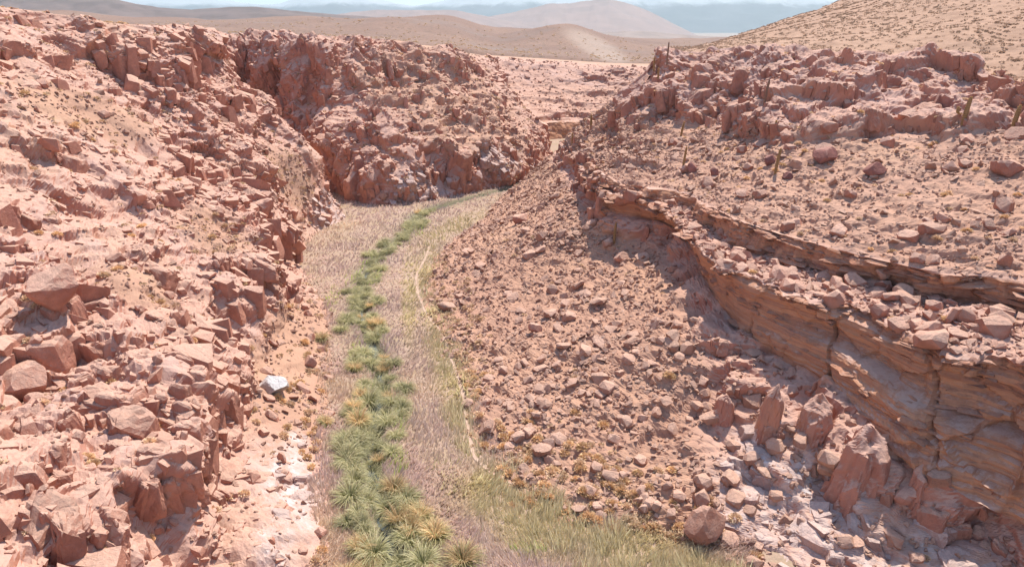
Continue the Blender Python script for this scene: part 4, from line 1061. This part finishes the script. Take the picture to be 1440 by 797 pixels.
shrubs(LW, lm, 700, .4, 1.0, 100, 63, 'cushion_shrub', lambda x, y: 'straw-coloured shrub '+('high on the left wall below its rim' if y < 240 else 'on the left wall around the big red block' if x < 180 and y < 480 else 'in the cracks around the huge rounded boulder' if x < 180 and y < 640 else 'in the bottom left corner below the huge rounded boulder' if x < 220 else 'on the left talus around the white boulder' if x > 350 and 430 < y < 640 else 'beside the white rocks at the foot of the left wall' if x > 330 and y > 600 else 'on the steep middle of the left wall' if y < 480 else 'on the lower left wall between the huge boulder and the white boulder'), 'shrub', 'straw-coloured shrubs on the left wall', 'wall_tufts', 'small straw-coloured tufts in the cracks of the left wall')
shrubs(FW, 1.0*(FW['V'] > .3)*(FW['V'] < 6.2), 350, .6, 1.2, 0, 64, '', '', '', '', 'far_tufts', 'small dry tufts on the shaded far wall')
shrubs(LW, (LW['V'] > 6.0)*1.0, 900, .5, .9, 0, 65, '', '', '', '', 'rim_tufts', 'golden tufts along the rim of the left wall')
shrubs(RW, (RW['V'] > 9.1)*(RW['V'] < 12)*1.0, 12000, .3, .85, 0, 66, '', '', '', '', 'hill_tufts', 'low scrub tufts dotting the bare hill at the upper right', .7, DARK)
# scrub on the near part of the plain
g_ = np.random.default_rng(67); i = g_.integers(0, 400, 5000); j = (g_.random(5000)**1.3*70).astype(int)
pp = plain_xyz[i, j]; k_ = np.abs(proj(pp)[0]-720) < 900; pp = pp[k_]+np.c_[g_.normal(size=(k_.sum(), 2))*1.5, np.zeros(k_.sum())]; n = len(pp)
s_ = g_.uniform(.3, .65, n)*np.clip(pp[:, 1]/220, 1, 1.8); V, F, C = joined(SMALL, pp, rots(n, g_, None, .1), np.stack([s_, s_, s_*.7], 1), g_.integers(0, 4, n))
obj('plain_scrub', raw_mesh('plain_scrub', V, F, col=C), M_DRY, label='low golden scrub on the plain behind the canyon rims', kind='stuff')
print('shrubs', time.time()-T0)

# ================================================================== cacti
def cactus_stem(h, r, ribs=11, lean=(0, 0), arm=None):
    nz, na = 16, ribs*2
    t = np.linspace(0, 1, nz); rad = r*(.82+.25*np.sin(np.pi*np.minimum(t*1.1, 1)))*np.sqrt(np.clip(1-np.maximum(0, (t-.90)/.10)**2, 0.0, 1))
    a = np.linspace(0, 2*np.pi, na, endpoint=False); rb = 1+.13*np.where(np.arange(na) % 2, -1, 1)
    path = np.stack([lean[0]*t**1.5, lean[1]*t**1.5, h*t], 1)
    if arm is not None: path = arm
    V = path[:, None, :]+np.stack([np.cos(a), np.sin(a), 0*a], 1)[None]*(rad[:, None]*rb[None])[..., None]
    V = V.reshape(-1, 3); idx = np.arange(nz*na).reshape(nz, na); n1 = np.roll(idx, -1, 1)
    F = np.stack([idx[:-1], n1[:-1], n1[1:], idx[1:]], -1).reshape(-1, 4)
    return V, F
def spines(V, F, n, ln, g_):
    """a fuzz of needle clusters along the ribs"""
    c = V[F].mean(1); nr = np.cross(V[F[:, 1]]-V[F[:, 0]], V[F[:, 3]]-V[F[:, 0]]); nr /= np.linalg.norm(nr, axis=1, keepdims=True)+1e-9
    k = g_.integers(0, len(F), n); d_ = nr[k]+g_.normal(size=(n, 3))*.5; d_ /= np.linalg.norm(d_, axis=1, keepdims=True)
    s_ = np.cross(d_, g_.normal(size=(n, 3))); s_ /= np.linalg.norm(s_, axis=1, keepdims=True)
    p = c[k]; w_ = ln*.12
    W_ = np.stack([p-s_*w_, p+s_*w_, p+d_*ln], 1).reshape(-1, 3)
    return W_, np.arange(3*n).reshape(-1, 3)
m, nt, b = new_mat('cactus_skin'); q = NB(nt)
q.l(q.mix(q.ramp(q.noise(6, 3), .35, .65), (.30, .18, .08), (.38, .22, .10)), b.inputs['Base Color']); M_CACT = m
m, nt, b = new_mat('cactus_spines'); q = NB(nt); b.inputs['Base Color'].default_value = (.74, .42, .17, 1)
tr = q.n('ShaderNodeBsdfTranslucent'); tr.inputs['Color'].default_value = (.8, .46, .17, 1); mx = q.n('ShaderNodeMixShader'); mx.inputs[0].default_value = .5
out = [x for x in nt.nodes if x.type == 'OUTPUT_MATERIAL'][0]; q.l(b.outputs[0], mx.inputs[1]); q.l(tr.outputs[0], mx.inputs[2]); q.l(mx.outputs[0], out.inputs['Surface']); M_SPINE = m
m, nt, b = new_mat('dead_cactus_wood'); q = NB(nt); q.l(q.mix(q.ramp(q.noise(6, 3), .35, .65), (.22, .12, .08), (.32, .18, .11)), b.inputs['Base Color']); M_DEAD = m
CACTI = [ # px, top py, base py, half-width px, lean, dead?, label
 (1354, 139, 175, 4.2, .25, 0, 'golden cactus with a short side arm among the boulders at the right'),
 (1423, 149, 179, 4.2, .2, 0, 'thick golden cactus nearest to the right edge of the picture'),
 (1090, 208, 242, 3.0, .25, 0, 'tall golden cactus in the middle of the stony bench'),
 (1089, 172, 185, 2.4, 0, 0, 'short golden cactus just below the cliff band, above the tall one'),
 (1074, 113, 148, 2.4, .3, 1, 'dark brown cactus standing against the red cliff band'),
 (958, 206, 240, 2.2, .25, 0, 'thin leaning cactus low on the left part of the bench'),
 (957, 171, 190, 2.0, .3, 0, 'thin cactus high on the left part of the bench, below the columns'),
 (863, 312, 342, 2.6, .1, 0, 'lone cactus on the talus below the left end of the layered ledge'),
 (937, 61, 90, 1.6, .1, 1, 'tallest thin cactus on the right rim, breaking the skyline'),
 (921, 81, 99, 1.7, 0, 0, 'cactus just left of the skyline one, on the shoulder below the rim'),
 (924, 95, 109, 1.7, 0, 0, 'cactus right below its twin on the shoulder under the rim'),
 (829, 163, 181, 2.2, 0, 0, 'thick cactus on the left edge of the right slope, above the canyon bend'),
 (804, 186, 203, 1.6, 0, 0, 'thin cactus farthest down the left edge of the right slope'),
]
gc = np.random.default_rng(31)
for x, t_, y, hw, lean, dead, lab in CACTI:
    p, n_, d_ = at_px(RW, x, y, 2.0)
    h = (y-t_)*d_/FPX/.95; r = hw*d_/FPX*.62
    root = obj('cactus', None, label=lab, cat='cactus'); root.location = p-np.array([0, 0, .15])
    V, F = cactus_stem(h+.15, r, lean=(lean, 0)); obj('stem', raw_mesh('stem', V, F, smooth=True), M_DEAD if dead else M_CACT, root)
    if not dead:
        W_, G_ = spines(V, F, 900, .075, gc); obj('spines', raw_mesh('spines', W_, G_), M_SPINE, root, kind='stuff')
    if 'side arm' in lab:
        tt_ = np.linspace(0, 1, 16)
        ap = np.stack([-r-.55*np.sin(np.minimum(tt_*2, 1)*np.pi/2), 0*tt_, h*.42+np.maximum(tt_-.25, 0)*h*.36], 1)
        V, F = cactus_stem(1, r*.7, arm=ap); am = obj('arm', raw_mesh('arm', V, F, smooth=True), M_CACT, root)
        W_, G_ = spines(V, F, 400, .07, gc); obj('spines', raw_mesh('spines', W_, G_), M_SPINE, am, kind='stuff')
print('done', time.time()-T0, 'objects', len(bpy.data.objects), 'tris', sum((len(m_.loops)-2*len(m_.polygons)) for m_ in bpy.data.meshes))
